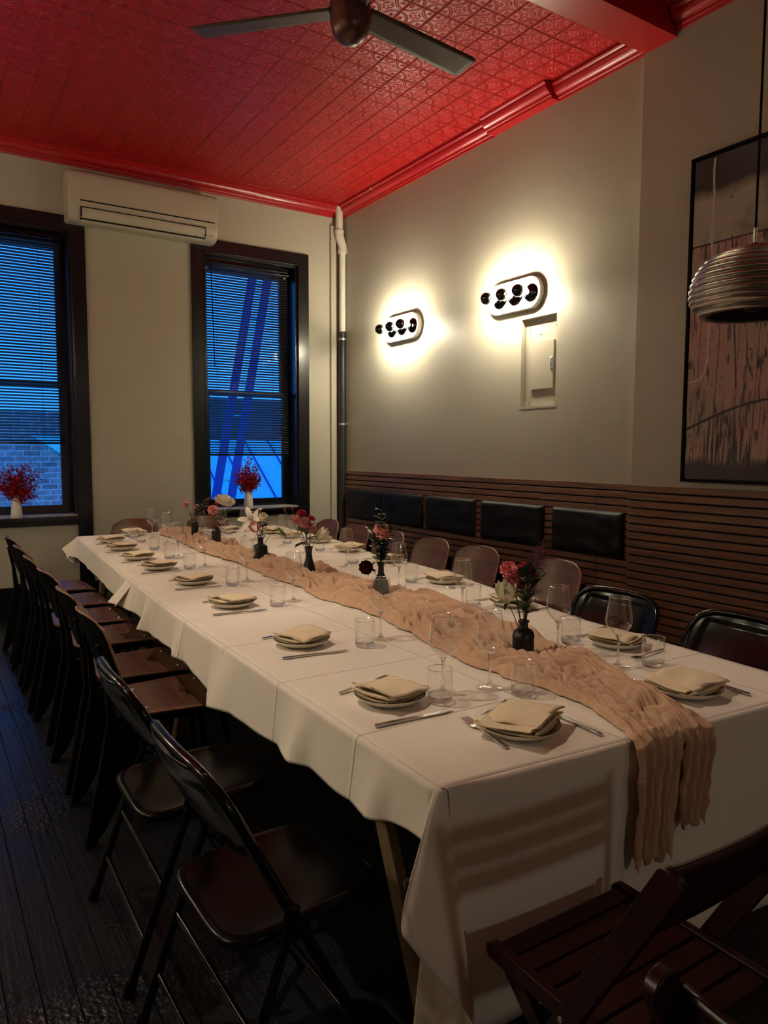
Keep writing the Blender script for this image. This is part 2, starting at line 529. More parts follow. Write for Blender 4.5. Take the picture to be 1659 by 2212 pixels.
def floor_mat():
    m = mat('black_painted_boards', (0.006, 0.006, 0.007), 0.32, spec=0.5)
    nt = m.node_tree; b = nt.nodes['Principled BSDF']
    tc = N(nt, 'ShaderNodeTexCoord'); sp = N(nt, 'ShaderNodeSeparateXYZ')
    nt.links.new(tc.outputs['Object'], sp.inputs[0])
    P = 0.082
    a = math_node(nt, 'ADD', sp.outputs[0], 50 * P + 0.02); a = math_node(nt, 'DIVIDE', a, P); a = math_node(nt, 'FRACT', a)
    a = math_node(nt, 'SUBTRACT', a, 0.5); a = math_node(nt, 'ABSOLUTE', a)
    g = math_node(nt, 'SUBTRACT', a, 0.47); g = math_node(nt, 'MULTIPLY', g, 33.0, True)
    n1 = N(nt, 'ShaderNodeTexNoise'); n1.inputs['Scale'].default_value = 1.7; n1.inputs['Detail'].default_value = 6
    n2 = N(nt, 'ShaderNodeTexNoise'); n2.inputs['Scale'].default_value = 55; n2.inputs['Detail'].default_value = 6
    n3 = N(nt, 'ShaderNodeTexNoise'); n3.inputs['Scale'].default_value = 1.0; n3.inputs['Detail'].default_value = 4
    mp = N(nt, 'ShaderNodeMapping'); mp.inputs['Scale'].default_value = (60, 3, 1)
    nt.links.new(tc.outputs['Object'], mp.inputs[0]); nt.links.new(mp.outputs[0], n3.inputs['Vector'])
    for n in (n1, n2): nt.links.new(tc.outputs['Object'], n.inputs['Vector'])
    patch = math_node(nt, 'MULTIPLY', math_node(nt, 'SUBTRACT', n1.outputs['Fac'], 0.52), 9.0, True)
    h = math_node(nt, 'MULTIPLY', n2.outputs['Fac'], math_node(nt, 'ADD', math_node(nt, 'MULTIPLY', patch, 1.0), 0.12))
    h = math_node(nt, 'ADD', h, math_node(nt, 'MULTIPLY', n3.outputs['Fac'], 0.22))
    h = math_node(nt, 'SUBTRACT', h, math_node(nt, 'MULTIPLY', g, 1.3))
    bp = N(nt, 'ShaderNodeBump'); bp.inputs['Distance'].default_value = 0.007
    nt.links.new(h, bp.inputs['Height']); nt.links.new(bp.outputs[0], b.inputs['Normal'])
    rr = math_node(nt, 'ADD', math_node(nt, 'MULTIPLY', patch, -0.1), 0.36)
    nt.links.new(rr, b.inputs['Roughness'])
    return m
m_floor = floor_mat()
def floor_specks():
    nt = m_floor.node_tree; b = nt.nodes['Principled BSDF']
    tc = N(nt, 'ShaderNodeTexCoord'); n = N(nt, 'ShaderNodeTexNoise'); n.inputs['Scale'].default_value = 85; n.inputs['Detail'].default_value = 2
    nt.links.new(tc.outputs['Object'], n.inputs['Vector'])
    r = N(nt, 'ShaderNodeValToRGB'); r.color_ramp.elements[0].position = 0.735; r.color_ramp.elements[1].position = 0.76
    r.color_ramp.elements[0].color = (0.006, 0.007, 0.010, 1); r.color_ramp.elements[1].color = (0.16, 0.16, 0.16, 1)
    nt.links.new(n.outputs['Fac'], r.inputs[0]); nt.links.new(r.outputs[0], b.inputs['Base Color'])
floor_specks()

def brick_mat():
    m = mat('painted_brick', (0.5, 0.5, 0.5), 0.85)
    nt = m.node_tree; b = nt.nodes['Principled BSDF']
    tc = N(nt, 'ShaderNodeTexCoord'); mp = N(nt, 'ShaderNodeMapping')
    mp.inputs['Rotation'].default_value = (PI/2, 0, 0)
    br = N(nt, 'ShaderNodeTexBrick')
    br.inputs['Color1'].default_value = (0.42, 0.30, 0.30, 1); br.inputs['Color2'].default_value = (0.62, 0.52, 0.5, 1)
    br.inputs['Mortar'].default_value = (0.8, 0.85, 0.85, 1)
    br.inputs['Scale'].default_value = 1.0; br.inputs['Brick Width'].default_value = 0.21; br.inputs['Row Height'].default_value = 0.075
    br.inputs['Mortar Size'].default_value = 0.008; br.inputs['Mortar Smooth'].default_value = 0.3
    nt.links.new(tc.outputs['Object'], mp.inputs[0]); nt.links.new(mp.outputs[0], br.inputs['Vector'])
    nz = N(nt, 'ShaderNodeTexNoise'); nz.inputs['Scale'].default_value = 14
    nt.links.new(tc.outputs['Object'], nz.inputs['Vector'])
    mx = N(nt, 'ShaderNodeMixRGB'); mx.blend_type = 'MULTIPLY'; mx.inputs[0].default_value = 0.7
    nt.links.new(br.outputs[0], mx.inputs[1]); nt.links.new(nz.outputs['Fac'], mx.inputs[2])
    nt.links.new(mx.outputs[0], b.inputs['Base Color'])
    return m
m_brick = brick_mat()
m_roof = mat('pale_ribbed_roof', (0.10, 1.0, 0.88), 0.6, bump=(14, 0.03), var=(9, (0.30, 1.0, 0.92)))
m_escape = mat('painted_iron', (0.06, 0.10, 0.45), 0.6, spec=0.2)
m_bldg = mat('dark_rendered_wall', (0.10, 0.09, 0.10), 0.8)

add_creases()
# ------------------------------------------------------------------ room shell
CEIL = 4.0
XL, YB = -5.35, -11.0
Y_EDGE = -3.90       # where the right wall steps forward
STEP = 0.06
def hole_wall(name, m, axis, pos, thick, u0, u1, z0, z1, holes):
    """wall with rectangular holes; axis 'y': wall in xz plane at y=pos..pos+thick ; axis 'x': wall in yz plane"""
    g = G()
    us = sorted({u0, u1, *[h[0] for h in holes], *[h[1] for h in holes]})
    for a, b in zip(us, us[1:]):
        cuts = sorted([(h[2], h[3]) for h in holes if h[0] <= a + 1e-6 and h[1] >= b - 1e-6])
        z = z0
        segs = []
        for c0, c1 in cuts:
            segs.append((z, c0)); z = c1
        segs.append((z, z1))
        for s0, s1 in segs:
            if s1 - s0 < 1e-4: continue
            if axis == 'y': g.box((a, pos, s0), (b, pos + thick, s1))
            else: g.box((pos, a, s0), (pos + thick, b, s1))
    return struct(g.out(name, m))
WR = dict(x0=-1.525, x1=-0.535, z0=0.86, z1=3.335)     # right window opening
WL = dict(x0=-3.72, x1=-2.725, z0=0.86, z1=3.335)      # left window opening
hole_wall('wall_back', m_wall, 'y', 0.0, 0.34, XL, 0.0, 0, 4.3, [(WL['x0'], WL['x1'], WL['z0'], WL['z1']), (WR['x0'], WR['x1'], WR['z0'], WR['z1'])])
PY0, PY1, PZ0, PZ1 = -3.158, -2.793, 1.768, 2.43       # breaker niche
hole_wall('wall_right', m_wall, 'x', 0.0, 0.08, Y_EDGE, 0.34, 0, 4.3, [(PY0, PY1, PZ0, PZ1)])
struct(G().box((0.08, Y_EDGE, 0), (0.25, 0.34, 4.3)).out('wall_right_backing', m_wall))
struct(G().box((-STEP, YB, 0), (0.25, Y_EDGE, 4.3)).out('wall_right_front', m_wall))
struct(G().box((XL - 0.2, YB, 0), (XL, 0.34, 4.3)).out('wall_left', m_wall))
struct(G().box((XL - 0.2, YB - 0.2, 0), (0.25, YB, 4.3)).out('wall_front', m_wall))
struct(G().box((XL - 0.2, YB - 0.2, -0.1), (0.25, 0.34, 0)).out('floor', m_floor))
struct(G().box((XL, YB, CEIL), (0.0, 0.0, CEIL + 0.1)).out('ceiling', m_tin))
struct(G().box((XL - 0.2, YB - 0.2, 4.3), (0.25, 0.34, 4.4)).out('ceiling_deck', m_wall))
struct(G().box((XL, -0.022, 0), (0, 0, 0.235)).box((XL, -0.028, 0.215), (0, 0, 0.245)).out('baseboard_back', m_black_paint, bevel=0.004))

# cornice profile (distance from wall, z)
def cornice_prof(off=0.0, z0=3.888):
    p = [(0.0, z0), (0.014, z0), (0.018, z0 + 0.014), (0.030, z0 + 0.018), (0.032, z0 + 0.028)]
    for i in range(7):
        a = i / 6 * PI / 2
        p.append((0.034 + 0.045 * math.sin(a) ** 1.2, z0 + 0.032 + 0.05 * (1 - math.cos(a))))
    p += [(0.088, z0 + 0.088), (0.096, z0 + 0.095), (0.096, CEIL), (0.0, CEIL)]
    return [(a + off if a > 0 else 0.0, b) for a, b in p]
g = G(); g.prism([(-d, z) for d, z in cornice_prof()], -2.46, -0.0, 'xz') if False else None
def run_y(prof, xw, ya, yb):
    return G().prism([(xw - d, z) for d, z in prof], ya, yb, 'xz')
g = run_y(cornice_prof(), 0.0, -2.45, 0.0)
g2 = run_y(cornice_prof(), 0.0, Y_EDGE, -3.14); g.v += []; g.add(g2.v, g2.f)
struct(g.out('trim_1', m_red))
gb = run_y([(0.0, 3.895)] + cornice_prof(0.065, 3.895)[1:], 0.0, -3.14, -2.45)
struct(gb.out('trim_2', m_red))
# back wall cornice (runs along x)
pr = cornice_prof()
g = G().prism([(-d, z) for d, z in pr], XL, 0.0, 'yz'); struct(g.out('trim_3', m_red))
# camera side cornice
struct(run_y(cornice_prof(), -STEP, YB, -4.14).out('trim_4', m_red))
# left wall cornice
struct(G().prism([(XL + d, z) for d, z in pr], YB, 0.0, 'xz').out('trim_5', m_red))
# ceiling beam
struct(G().prism([(-4.13, 3.86), (-3.915, 3.86), (-3.915, 3.885), (-3.875, 3.885), (-3.875, CEIL), (-4.13, CEIL)], XL, -0.0, 'yz').out('trim_6', m_red))
# bead of light caulk where the cornice pieces join
G().bar((-0.002, -0.735, 3.885), (-0.10, -0.735, 3.99), 0.006, 0.004).out('trim_7', m_ac)
struct(bpy.data.objects['trim_7'])
# corner chase
struct(G().box((-0.150, -0.035, 0), (-0.085, 0, 3.80)).out('trim_8', m_wall, bevel=0.006))

# ------------------------------------------------------------------ slatted wainscot
def slats(name, x, y0, y1, top=1.222):
    g = G()
    n = int(top / 0.0505)
    for i in range(n):
        z1 = top - i * 0.0505
        g.box((x - 0.03, y0 + 0.0015, z1 - 0.0395), (x - 0.012, y1 - 0.0015, z1))
    o = g.out(name, m_walnut, bevel=0.0015)
    G().box((x - 0.014, y0, 0), (x, y1, top - 0.002)).out('felt_backing', m_felt, o)
    return struct(o)
i = 9
for a, b in ((-1.20, -0.0), (-2.40, -1.20), (-3.60, -2.40), (Y_EDGE, -3.60)):
    slats('trim_%d' % i, 0.0, a, b); i += 1
for a, b in ((-6.30, Y_EDGE), (-8.7, -6.30), (YB, -8.7)):
    slats('trim_%d' % i, -STEP, a, b); i += 1

# leather pads
def pad(y0, y1, n):
    W_, H_ = y1 - y0, 0.305
    def fn(u, v):
        a = (u - .5) * 2; b = (v - .5) * 2
        e = min(1, (1 - abs(a)) * W_ / 2 / 0.03) ; f = min(1, (1 - abs(b)) * H_ / 2 / 0.03)
        k = (1 - (1 - e) ** 2) ** .5 * (1 - (1 - f) ** 2) ** .5
        return Vector((-0.034 - 0.035 * k - 0.006 * k * mnoise.noise(Vector((y0 + a, b, 0)) * 2), y0 + W_ * u, 0.73 + H_ * v))
    g = G().grid(fn, 60, 30)
    g.box((-0.037, y0 + .002, 0.732), (-0.0305, y1 - .002, 0.73 + H_ - .002))
    o = g.out('wall_cushion', m_leather, smooth=True)
    lab = ['by the corner pipe, farthest from camera', 'second from the corner pipe', 'middle one of the five', 'fourth from the corner pipe', 'nearest the camera, at the wall step'][n]
    tag(o, 'black leather back cushion on slatted wall, ' + lab, 'cushion', 'black leather back cushions on the slatted wall')
for n, (a, b) in enumerate([(-0.868, -0.185), (-1.57, -0.902), (-2.322, -1.630), (-3.107, -2.402), (-3.838, -3.20)]):
    pad(a, b, n)

# ------------------------------------------------------------------ windows
def window(n, W, sashx0, sashx1):
    x0, x1, z0, z1 = W['x0'], W['x1'], W['z0'], W['z1']
    root = thing('window_%d' % n, 'x', 'window'); del root['label']; del root['category']; struct(root)
    t = 0.125
    g = G()
    g.box((x0 - t, -0.026, 0.0), (x0, 0.0, z1 + t)).box((x1, -0.026, 0.0), (x1 + t, 0.0, z1 + t)).box((x0, -0.026, z1), (x1, 0.0, z1 + t))
    g.box((x0 - 0.012, -0.034, z0), (x0, 0.0, z1 + .012)).box((x1, -0.034, z0), (x1 + 0.012, 0.0, z1 + .012)).box((x0, -0.034, z1), (x1, 0.0, z1 + .012))
    g.out('casing', m_black_paint, root, bevel=0.003)
    g = G()
    g.box((x0, 0.0, z0), (x0 + 0.02, 0.30, z1)).box((x1 - 0.02, 0.0, z0), (x1, 0.30, z1)).box((x0, 0.0, z1 - 0.02), (x1, 0.30, z1))
    g.out('jamb', m_black_paint, root, bevel=0.002)
    G().box((x0 - 0.02 , -0.075, z0 - 0.045), (x1 + 0.02, 0.30, z0 - 0.012)).box((x0, -0.02, z0 - .09), (x1, 0, z0 - .04)).out('sill', m_black_paint, root, bevel=0.004)
    # sashes
    s0, s1 = x0 + 0.02, x1 - 0.02
    zm = 2.02
    g = G()
    for (ya, yb, za, zb) in ((0.17, 0.21, z0 - 0.012, zm + 0.02), (0.215, 0.255, zm - 0.02, z1 - 0.02)):
        b = 0.078
        g.box((s0, ya, za), (s0 + b, yb, zb)).box((s1 - b, ya, za), (s1, yb, zb)).box((s0 + b, ya, za), (s1 - b, yb, za + (b + .01 if ya < 0.2 else 0.036))).box((s0 + b, ya, zb - (0.035 if ya < 0.2 else 0.10)), (s1 - b, yb, zb))
    g.out('sash', m_black_paint, root, bevel=0.002)
    g = G()
    g.box((s0 + .06, 0.188, z0 + .045), (s1 - .06, 0.192, zm - .01)).box((s0 + .06, 0.233, zm + .01), (s1 - .06, 0.237, z1 - .05))
    g.out('pane', m_pane, root)
    return root
window(1, WL, 0, 0)
window(2, WR, 0, 0)
struct(bpy.data.objects['window_1']); 

def blind(W, zb, label, wand):
    x0, x1 = W['x0'] + 0.025, W['x1'] - 0.075
    zt = W['z1'] - 0.03
    root = thing('venetian_blind', label, 'blind', ((x0 + x1) / 2, 0.075, zt), 0, 'black venetian blinds')
    hw = (x1 - x0) / 2
    G().box((-hw, -0.02, -0.045), (hw, 0.02, 0.0)).out('headrail', m_black, root, bevel=0.004)
    G().tube([(-hw, -0.035, -0.075), (hw, -0.035, -0.075)], 0.008, 8).out('valance_rod', m_black, root, smooth=True)
    g = G()
    pitch = 0.0258
    n = int((zt - 0.05 - zb) / pitch)
    ang = math.radians(-31)
    for i in range(n):
        z = -0.085 - i * pitch
        if i < 4: z = -0.085 - i * 0.0258
        c = Vector((0, 0, z)); hwid = 0.0125
        prof = []
        for k in range(4):
            s = -1 + 2 * k / 3
            y = s * hwid * math.cos(ang); zz = s * hwid * math.sin(ang) + 0.0018 * (1 - s * s)
            prof.append((y, zz))
        vs = []; 
        for xx in (-hw, hw):
            for y, zz in prof: vs.append((xx, y, z + zz))
        g.add(vs, [(k, k + 1, k + 5, k + 4) for k in range(3)])
    g.out('slats', mat('black_aluminium_slat', (0.022, 0.018, 0.016), 0.35, spec=0.6), root, fix=False, solid=0.0006)
    zz = zb - zt
    G().box((-hw, -0.013, zz), (hw, 0.013, zz + 0.018)).out('bottom_rail', m_black, root, bevel=0.003)
    g = G()
    for xx in (-hw * 0.72, hw * 0.62):
        for yy in (-0.0135, 0.0135):
            g.tube([(xx, yy, -0.04), (xx, yy, zz)], 0.0009, 4)
    g.out('ladder_cord', m_black_matte, root)
    if wand:
        G().tube([(-hw + 0.06, -0.04, -0.06), (-hw + 0.085, -0.045, -1.05)], 0.0042, 6).out('tilt_wand', m_black, root, smooth=True)
        g = G()
        for xx in (-hw + 0.015, hw - 0.05):
            g.lathe([(0, -0.008), (0.006, -0.005), (0.008, 0), (0.006, 0.005), (0, 0.008)], 10, (xx, -0.04, -0.105))
        g.out('end_clip', m_vase_w, root, smooth=True)
    return root
blind(WL, 1.485, 'black venetian blind half lowered in the left window', False)
blind(WR, 1.385, 'black venetian blind with tilt wand in the right window', True)

# ------------------------------------------------------------------ outside
g = G().box((-9, 3.8, -2), (-0.9, 4.1, 1.95)); tag(g.out('brick_wall', m_brick), 'painted brick wall outside the left window', 'wall')
g = G().prism([(-2.62, 1.62), (-2.02, 1.62), (-2.02, 1.22)], 3.70, 3.78, 'xz')
tag(g.out('roof_edge', m_roof), 'pale sloping roof edge crossing the brick wall outside', 'roof')
g = G().prism([(1.4, -0.3), (4.1, 1.60), (4.15, 1.5), (1.4, -0.5)], -1.2, 4.0, 'yz')
o = g.out('roof', m_roof)
g = G()
for k in range(14):
    x = -1.1 + k * 0.40
    g.bar((x, 1.4, -0.285), (x, 4.1, 1.615), 0.010, 0.03)
g.out('seam', m_escape, o)
tag(o, 'pale ribbed metal roof outside the right window', 'roof')
g = G().box((-0.7, 4.2, -2), (6, 4.5, 2.25)); tag(g.out('dark_building', m_bldg), 'dark low building beyond the ribbed roof', 'building')
t = thing('fire_escape', 'dark blue iron stair stringers rising outside the right window', 'fire escape')
for dx in (0.0, 0.21):
    G().bar((-1.0 + dx, 2.0, -0.6), (0.10 + dx, 2.0, 5.2), 0.105, 0.03, (0, 1, 0)).out('stringer', m_escape, t)
for k in range(12):
    z = -0.2 + k * 0.42
    f = (z + 0.6) / 5.8
    x = -1.0 + 1.10 * f; y = 2.04
    G().bar((x - .02, y, z + .01), (x + 0.25, y, z - 0.03), 0.05, 0.022).out('rung', m_roof, t)

# ------------------------------------------------------------------ air conditioner
t = thing('air_conditioner', 'long cream wall air conditioner between the two windows under red cornice', 'air conditioner', (-2.105, 0, 3.39))
hw = 0.66
pf = [(0, 0.0), (-0.12, -0.005), (-0.175, 0.012), (-0.205, 0.05), (-0.215, 0.12), (-0.213, 0.36), (-0.195, 0.405), (-0.165, 0.42), (0, 0.42)]
G().prism([(a, b) for a, b in pf], -hw, hw, 'yz').out('body', m_ac, t, bevel=0.02)
G().box((-hw + .10, -0.222, 0.158), (hw - .04, -0.2, 0.166)).out('intake_slot', m_black_matte, t)
g = G().prism([(-0.150, -0.006), (-0.196, 0.020), (-0.222, 0.06), (-0.224, 0.10), (-0.20, 0.10), (-0.15, 0.02)], -hw + .11, hw - .13, 'yz')
g.out('louver', m_ac, t, bevel=0.004)
G().box((-hw + .10, -0.2265, 0.106), (hw - .125, -0.20, 0.110)).box((-hw + .101, -0.2265, 0.03), (-hw + .106, -0.18, 0.108)).box((-hw + .10, -0.203, 0.012), (hw - .125, -0.15, 0.019)).box((hw - .13, -0.2265, 0.03), (hw - .126, -0.18, 0.108)).out('louver_gap', m_black_matte, t)
G().lathe([(0.0, -0.006), (0.006, -0.006), (0.006, 0.006), (0, 0.006)], 12, (hw - 0.07, -0.208, 0.045), 'y').out('indicator_light', m_zinc, t)

# ------------------------------------------------------------------ pipes in the corner
t = thing('drain_pipe', 'cream pipe with elbows running down the room corner, wrapped black below', 'pipe', (0, 0, 0))
G().tube([(-0.075, -0.075, 3.99), (-0.075, -0.075, 3.74)], 0.040, 18).out('upper_pipe', m_pvc, t, smooth=True)
G().tube([(-0.075, -0.075, 3.76), (-0.075, -0.077, 3.70), (-0.068, -0.08, 3.665), (-0.045, -0.082, 3.61), (-0.040, -0.082, 3.575), (-0.040, -0.082, 3.52)], [0.043, 0.046, 0.046, 0.044, 0.046, 0.046], 18).out('elbow', m_pvc, t, smooth=True)
G().tube([(-0.040, -0.082, 3.56), (-0.040, -0.082, 2.70)], 0.033, 18).out('lower_pipe', m_pvc, t, smooth=True)
G().tube([(-0.075, -0.075, 3.745), (-0.075, -0.075, 3.715)], 0.050, 18).tube([(-0.040, -0.082, 3.55), (-0.040, -0.082, 3.515)], 0.051, 18).out('collar', m_pvc, t, smooth=True)
pts = [(-0.040 + 0.0, -0.082, 2.70 - k * 0.03) for k in range(91)]
rs = [0.036 + 0.0015 * (k % 2) + 0.0015 * mnoise.noise(Vector((k, 0, 0))) for k in range(91)]
G().tube(pts, rs, 18).out('black_wrap', m_tape, t, smooth=True)
for z in (2.62, 1.72):
    G().tube([(-0.040, -0.082, z + .01), (-0.040, -0.082, z - .01)], 0.042, 18).box((-0.002, -0.10, z - .006), (0.0, -0.06, z + .006)).out('strap', m_zinc, t, smooth=True)

# ------------------------------------------------------------------ breaker panel
t = thing('breaker_panel', 'painted electrical breaker panel recessed in wall below the nearer sconce', 'electrical panel', (0.05, (PY0 + PY1) / 2, (PZ0 + PZ1) / 2))
hy, hz = (PY1 - PY0) / 2, (PZ1 - PZ0) / 2
m_panel = mat('panel_paint', (0.36, 0.32, 0.25), 0.4)
G().box((-0.004, -hy, -hz), (0.02, hy, hz)).out('back_plate', m_panel, t)
G().box((-0.008, -hy + .03, -hz + 0.005), (-0.002, hy - .002, hz - 0.05)).out('cover', m_panel, t, bevel=0.002)
dr = G().box((-0.022, -hy + .055, -0.20), (-0.010, hy - .075, 0.155)).out('door', m_panel, t, bevel=0.0015)
G().box((-0.030, -hy + .052, -0.06), (-0.020, -hy + .082, 0.03)).box((-0.034, -hy + .057, -0.02), (-0.028, -hy + .077, 0.02)).out('latch', m_zinc, dr, bevel=0.001)
for (y, z) in ((-hy + .05, hz - .075), (hy - .05, hz - .075), (-hy + .05, -hz + .04), (hy - .05, -hz + .04), (0.02, 0.21), (0.02, -0.235)):
    G().lathe([(0, -0.003), (0.006, -0.002), (0.006, 0.004)], 10, (-0.011, y, z), 'x').out('screw', m_zinc, t, smooth=True)
G().box((-0.052, -hy - .012, -hz - .012), (-0.046, hy + .012, -hz + .004)).out('sill_lip', m_wall, t)

# ------------------------------------------------------------------ wall sconces
m_chrome = mat('dark_chrome', (0.04, 0.04, 0.04), 0.06, metal=1.0)
m_silver = mat('silvered_bulb_cap', (0.06, 0.055, 0.055), 0.18, metal=1.0)
m_bulb = mat('lit_bulb', (1, 1, 1), 0.4, emit=((1.0, 0.91, 0.68), BULB))
m_ring = mat('white_sconce_plate', (0.8, 0.78, 0.7), 0.3)
def sconce(y, z, label, first=None):
    # built for a wall facing -x ; local +y along the wall
    t = thing('wall_sconce', label, 'wall lamp', (0, y, z), 0, 'three bulb wall sconces')
    L, R_ = 0.175, 0.1175
    def stadium(r, n=20):
        p = []
        for k in range(n + 1):
            a = -PI/2 + PI * k / n; p.append((L + r * math.cos(a), r * math.sin(a)))
        for k in range(n + 1):
            a = PI/2 + PI * k / n; p.append((-L + r * math.cos(a), r * math.sin(a)))
        return p
    def tray(prof):
        g = G(); n = None
        vs = []; fs = []
        for r, x in prof:
            st = stadium(r); n = len(st)
            vs += [(x, a, b) for a, b in st]
        for j in range(len(prof) - 1):
            for i in range(n):
                k = (i + 1) % n
                fs.append((j*n+i, j*n+k, (j+1)*n+k, (j+1)*n+i))
        fs.append(tuple(range((len(prof)-1)*n, len(prof)*n)))
        return g.add(vs, fs)
    tray([(R_ - .004, 0.0), (R_, -0.004), (R_, -0.040), (R_ - .004, -0.044), (R_ - .012, -0.044), (R_ - .016, -0.040), (R_ - .018, -0.014)]).out('plate', m_ring, t, smooth=False)
    for k in (-1, 0, 1):
        d = G().lathe([(0.079, 0.012), (0.080, 0.016), (0.074, 0.026), (0.060, 0.038), (0.042, 0.047), (0.026, 0.054), (0.020, 0.062)], 36, (0, 0, 0), '-x').out('reflector_disc', m_chrome, t, smooth=True)
        d.location = (0, k * 0.176, 0)
        # bulb: neck and lit rear part, then the silvered front cap
        R = 0.046; cx = 0.155
        prof = [(0.0, 0.055), (0.016, 0.060), (0.017, 0.085)]
        a0 = math.radians(155)
        for i in range(9):
            a = math.radians(157 - 45 * i / 8)
            prof.append((R * math.sin(a), cx + R * math.cos(a)))
        G().lathe(prof, 28, (0, k * 0.176, 0), '-x').out('bulb', m_bulb, t, smooth=True)
        prof = []
        for i in range(12):
            a = math.radians(112 - 112 * i / 11)
            prof.append((max(0, (R + .0008) * math.sin(a)), cx + (R + .0008) * math.cos(a)))
        G().lathe(prof, 28, (0, k * 0.176, 0), '-x').out('bulb_cap', m_silver, t, smooth=True)
    return t
sconce(-1.19, 2.59, 'lit three bulb wall sconce nearer the window wall')
sc0 = sconce(-2.735, 2.612, 'lit three bulb wall sconce above the breaker panel')
# the same kind of sconce lights the room from the left wall, outside the frame
for y, lb in ((-1.2, 'lit three bulb wall sconce on the left wall, nearest the window, out of frame'), (-3.0, 'lit three bulb wall sconce on the left wall, middle one, out of frame'), (-4.8, 'lit three bulb wall sconce on the left wall, nearest the camera, out of frame')):
    q = dup(sc0, (XL, y, 2.6), PI, lb)

# ------------------------------------------------------------------ ceiling fan
t = thing('ceiling_fan', 'dark bronze three blade ceiling fan under the red tin ceiling', 'ceiling fan', (-2.208, -4.017, 3.4))
prof = [(0.0, -0.150)]
for i in range(1, 11):
    a = i / 10 * PI / 2
    prof.append((0.088 * math.sin(a) ** 0.9, -0.065 - 0.085 * math.cos(a)))
prof += [(0.092, -0.055), (0.092, 0.0), (0.092, 0.06), (0.08, 0.10), (0.03, 0.12), (0.02, 0.13)]
G().lathe(prof, 40).out('motor_housing', m_fan, t, smooth=True)
G().tube([(0, 0, 0.12), (0, 0, 0.58)], 0.014, 14).out('downrod', m_fan, t, smooth=True)
G().lathe([(0.0, 0.53), (0.03, 0.53), (0.065, 0.57), (0.07, 0.60)], 28).out('canopy', m_fan, t, smooth=True)
for k, dg in enumerate((134.1, 7.4, -109.0)):
    a = math.radians(dg)
    def fn(u, v):
        r = 0.075 + 0.675 * u; wd = 0.060 + 0.012 * u
        rr = 0.0
        y = (v - .5) * 2 * wd
        if u > 0.97: y *= 0.90
        z = -y * 0.20 - 0.012
        return Vector((r * math.cos(a) - y * math.sin(a), r * math.sin(a) + y * math.cos(a), z))
    G().grid(fn, 24, 6).out('blade', m_fan_blade, t, smooth=True, solid=0.008)

# ------------------------------------------------------------------ pendant
t = thing('pendant_lamp', 'ribbed brushed metal dome pendant hanging at the right edge', 'pendant lamp', (-1.925, -5.79, 1.815))
R0 = 0.162
outer = [(0.120, 0.0), (0.134, 0.0), (0.141, 0.004), (0.1425, 0.010), (0.139, 0.0135)]
nr = 13
for i in range(nr):
    for j in range(5):
        f = (i + j / 5) / nr
        a = -0.42 + f * 1.93
        r = R0 * math.cos(a) ** (0.72 if a > 0 else 0.9)
        z = 0.060 + (0.118 * math.sin(a) if a > 0 else 0.105 * math.sin(a))
        bul = 0.0075 * math.sin(PI * j / 5)
        outer.append((r + bul, z + bul * max(0, math.sin(a))))
outer += [(0.022, 0.178), (0.016, 0.186), (0.008, 0.20), (0.0, 0.20)]
inner = [(0.118, 0.0), (0.112, 0.002), (0.125, 0.02), (0.148, 0.045), (0.140, 0.09), (0.10, 0.14), (0.04, 0.165), (0.0, 0.168)]
m_pend = mat('brushed_bronze_metal', (0.50, 0.46, 0.41), 0.30, metal=1.0)
G().lathe(outer, 64).out('shade', m_pend, t, smooth=True)
G().lathe(inner, 48).out('shade_lining', mat('dull_lining', (0.25, 0.21, 0.18), 0.45, metal=0.8), t, smooth=True)
G().lathe([(0.0, -0.0)] + [(0.038 * math.sin(i / 10 * PI), 0.035 - 0.038 * math.cos(i / 10 * PI)) for i in range(1, 9)] + [(0.014, 0.09), (0.014, 0.165)], 24, (0, 0, 0.012)).out('bulb', m_silver, t, smooth=True)
G().tube([(0, 0, 0.195), (0, 0, CEIL - 1.815)], 0.0035, 8).out('cord', m_black_matte, t, smooth=True)
G().tube([(0, 0, 0.19), (0, 0, 0.24)], 0.006, 10).out('cord_grip', m_pend, t, smooth=True)

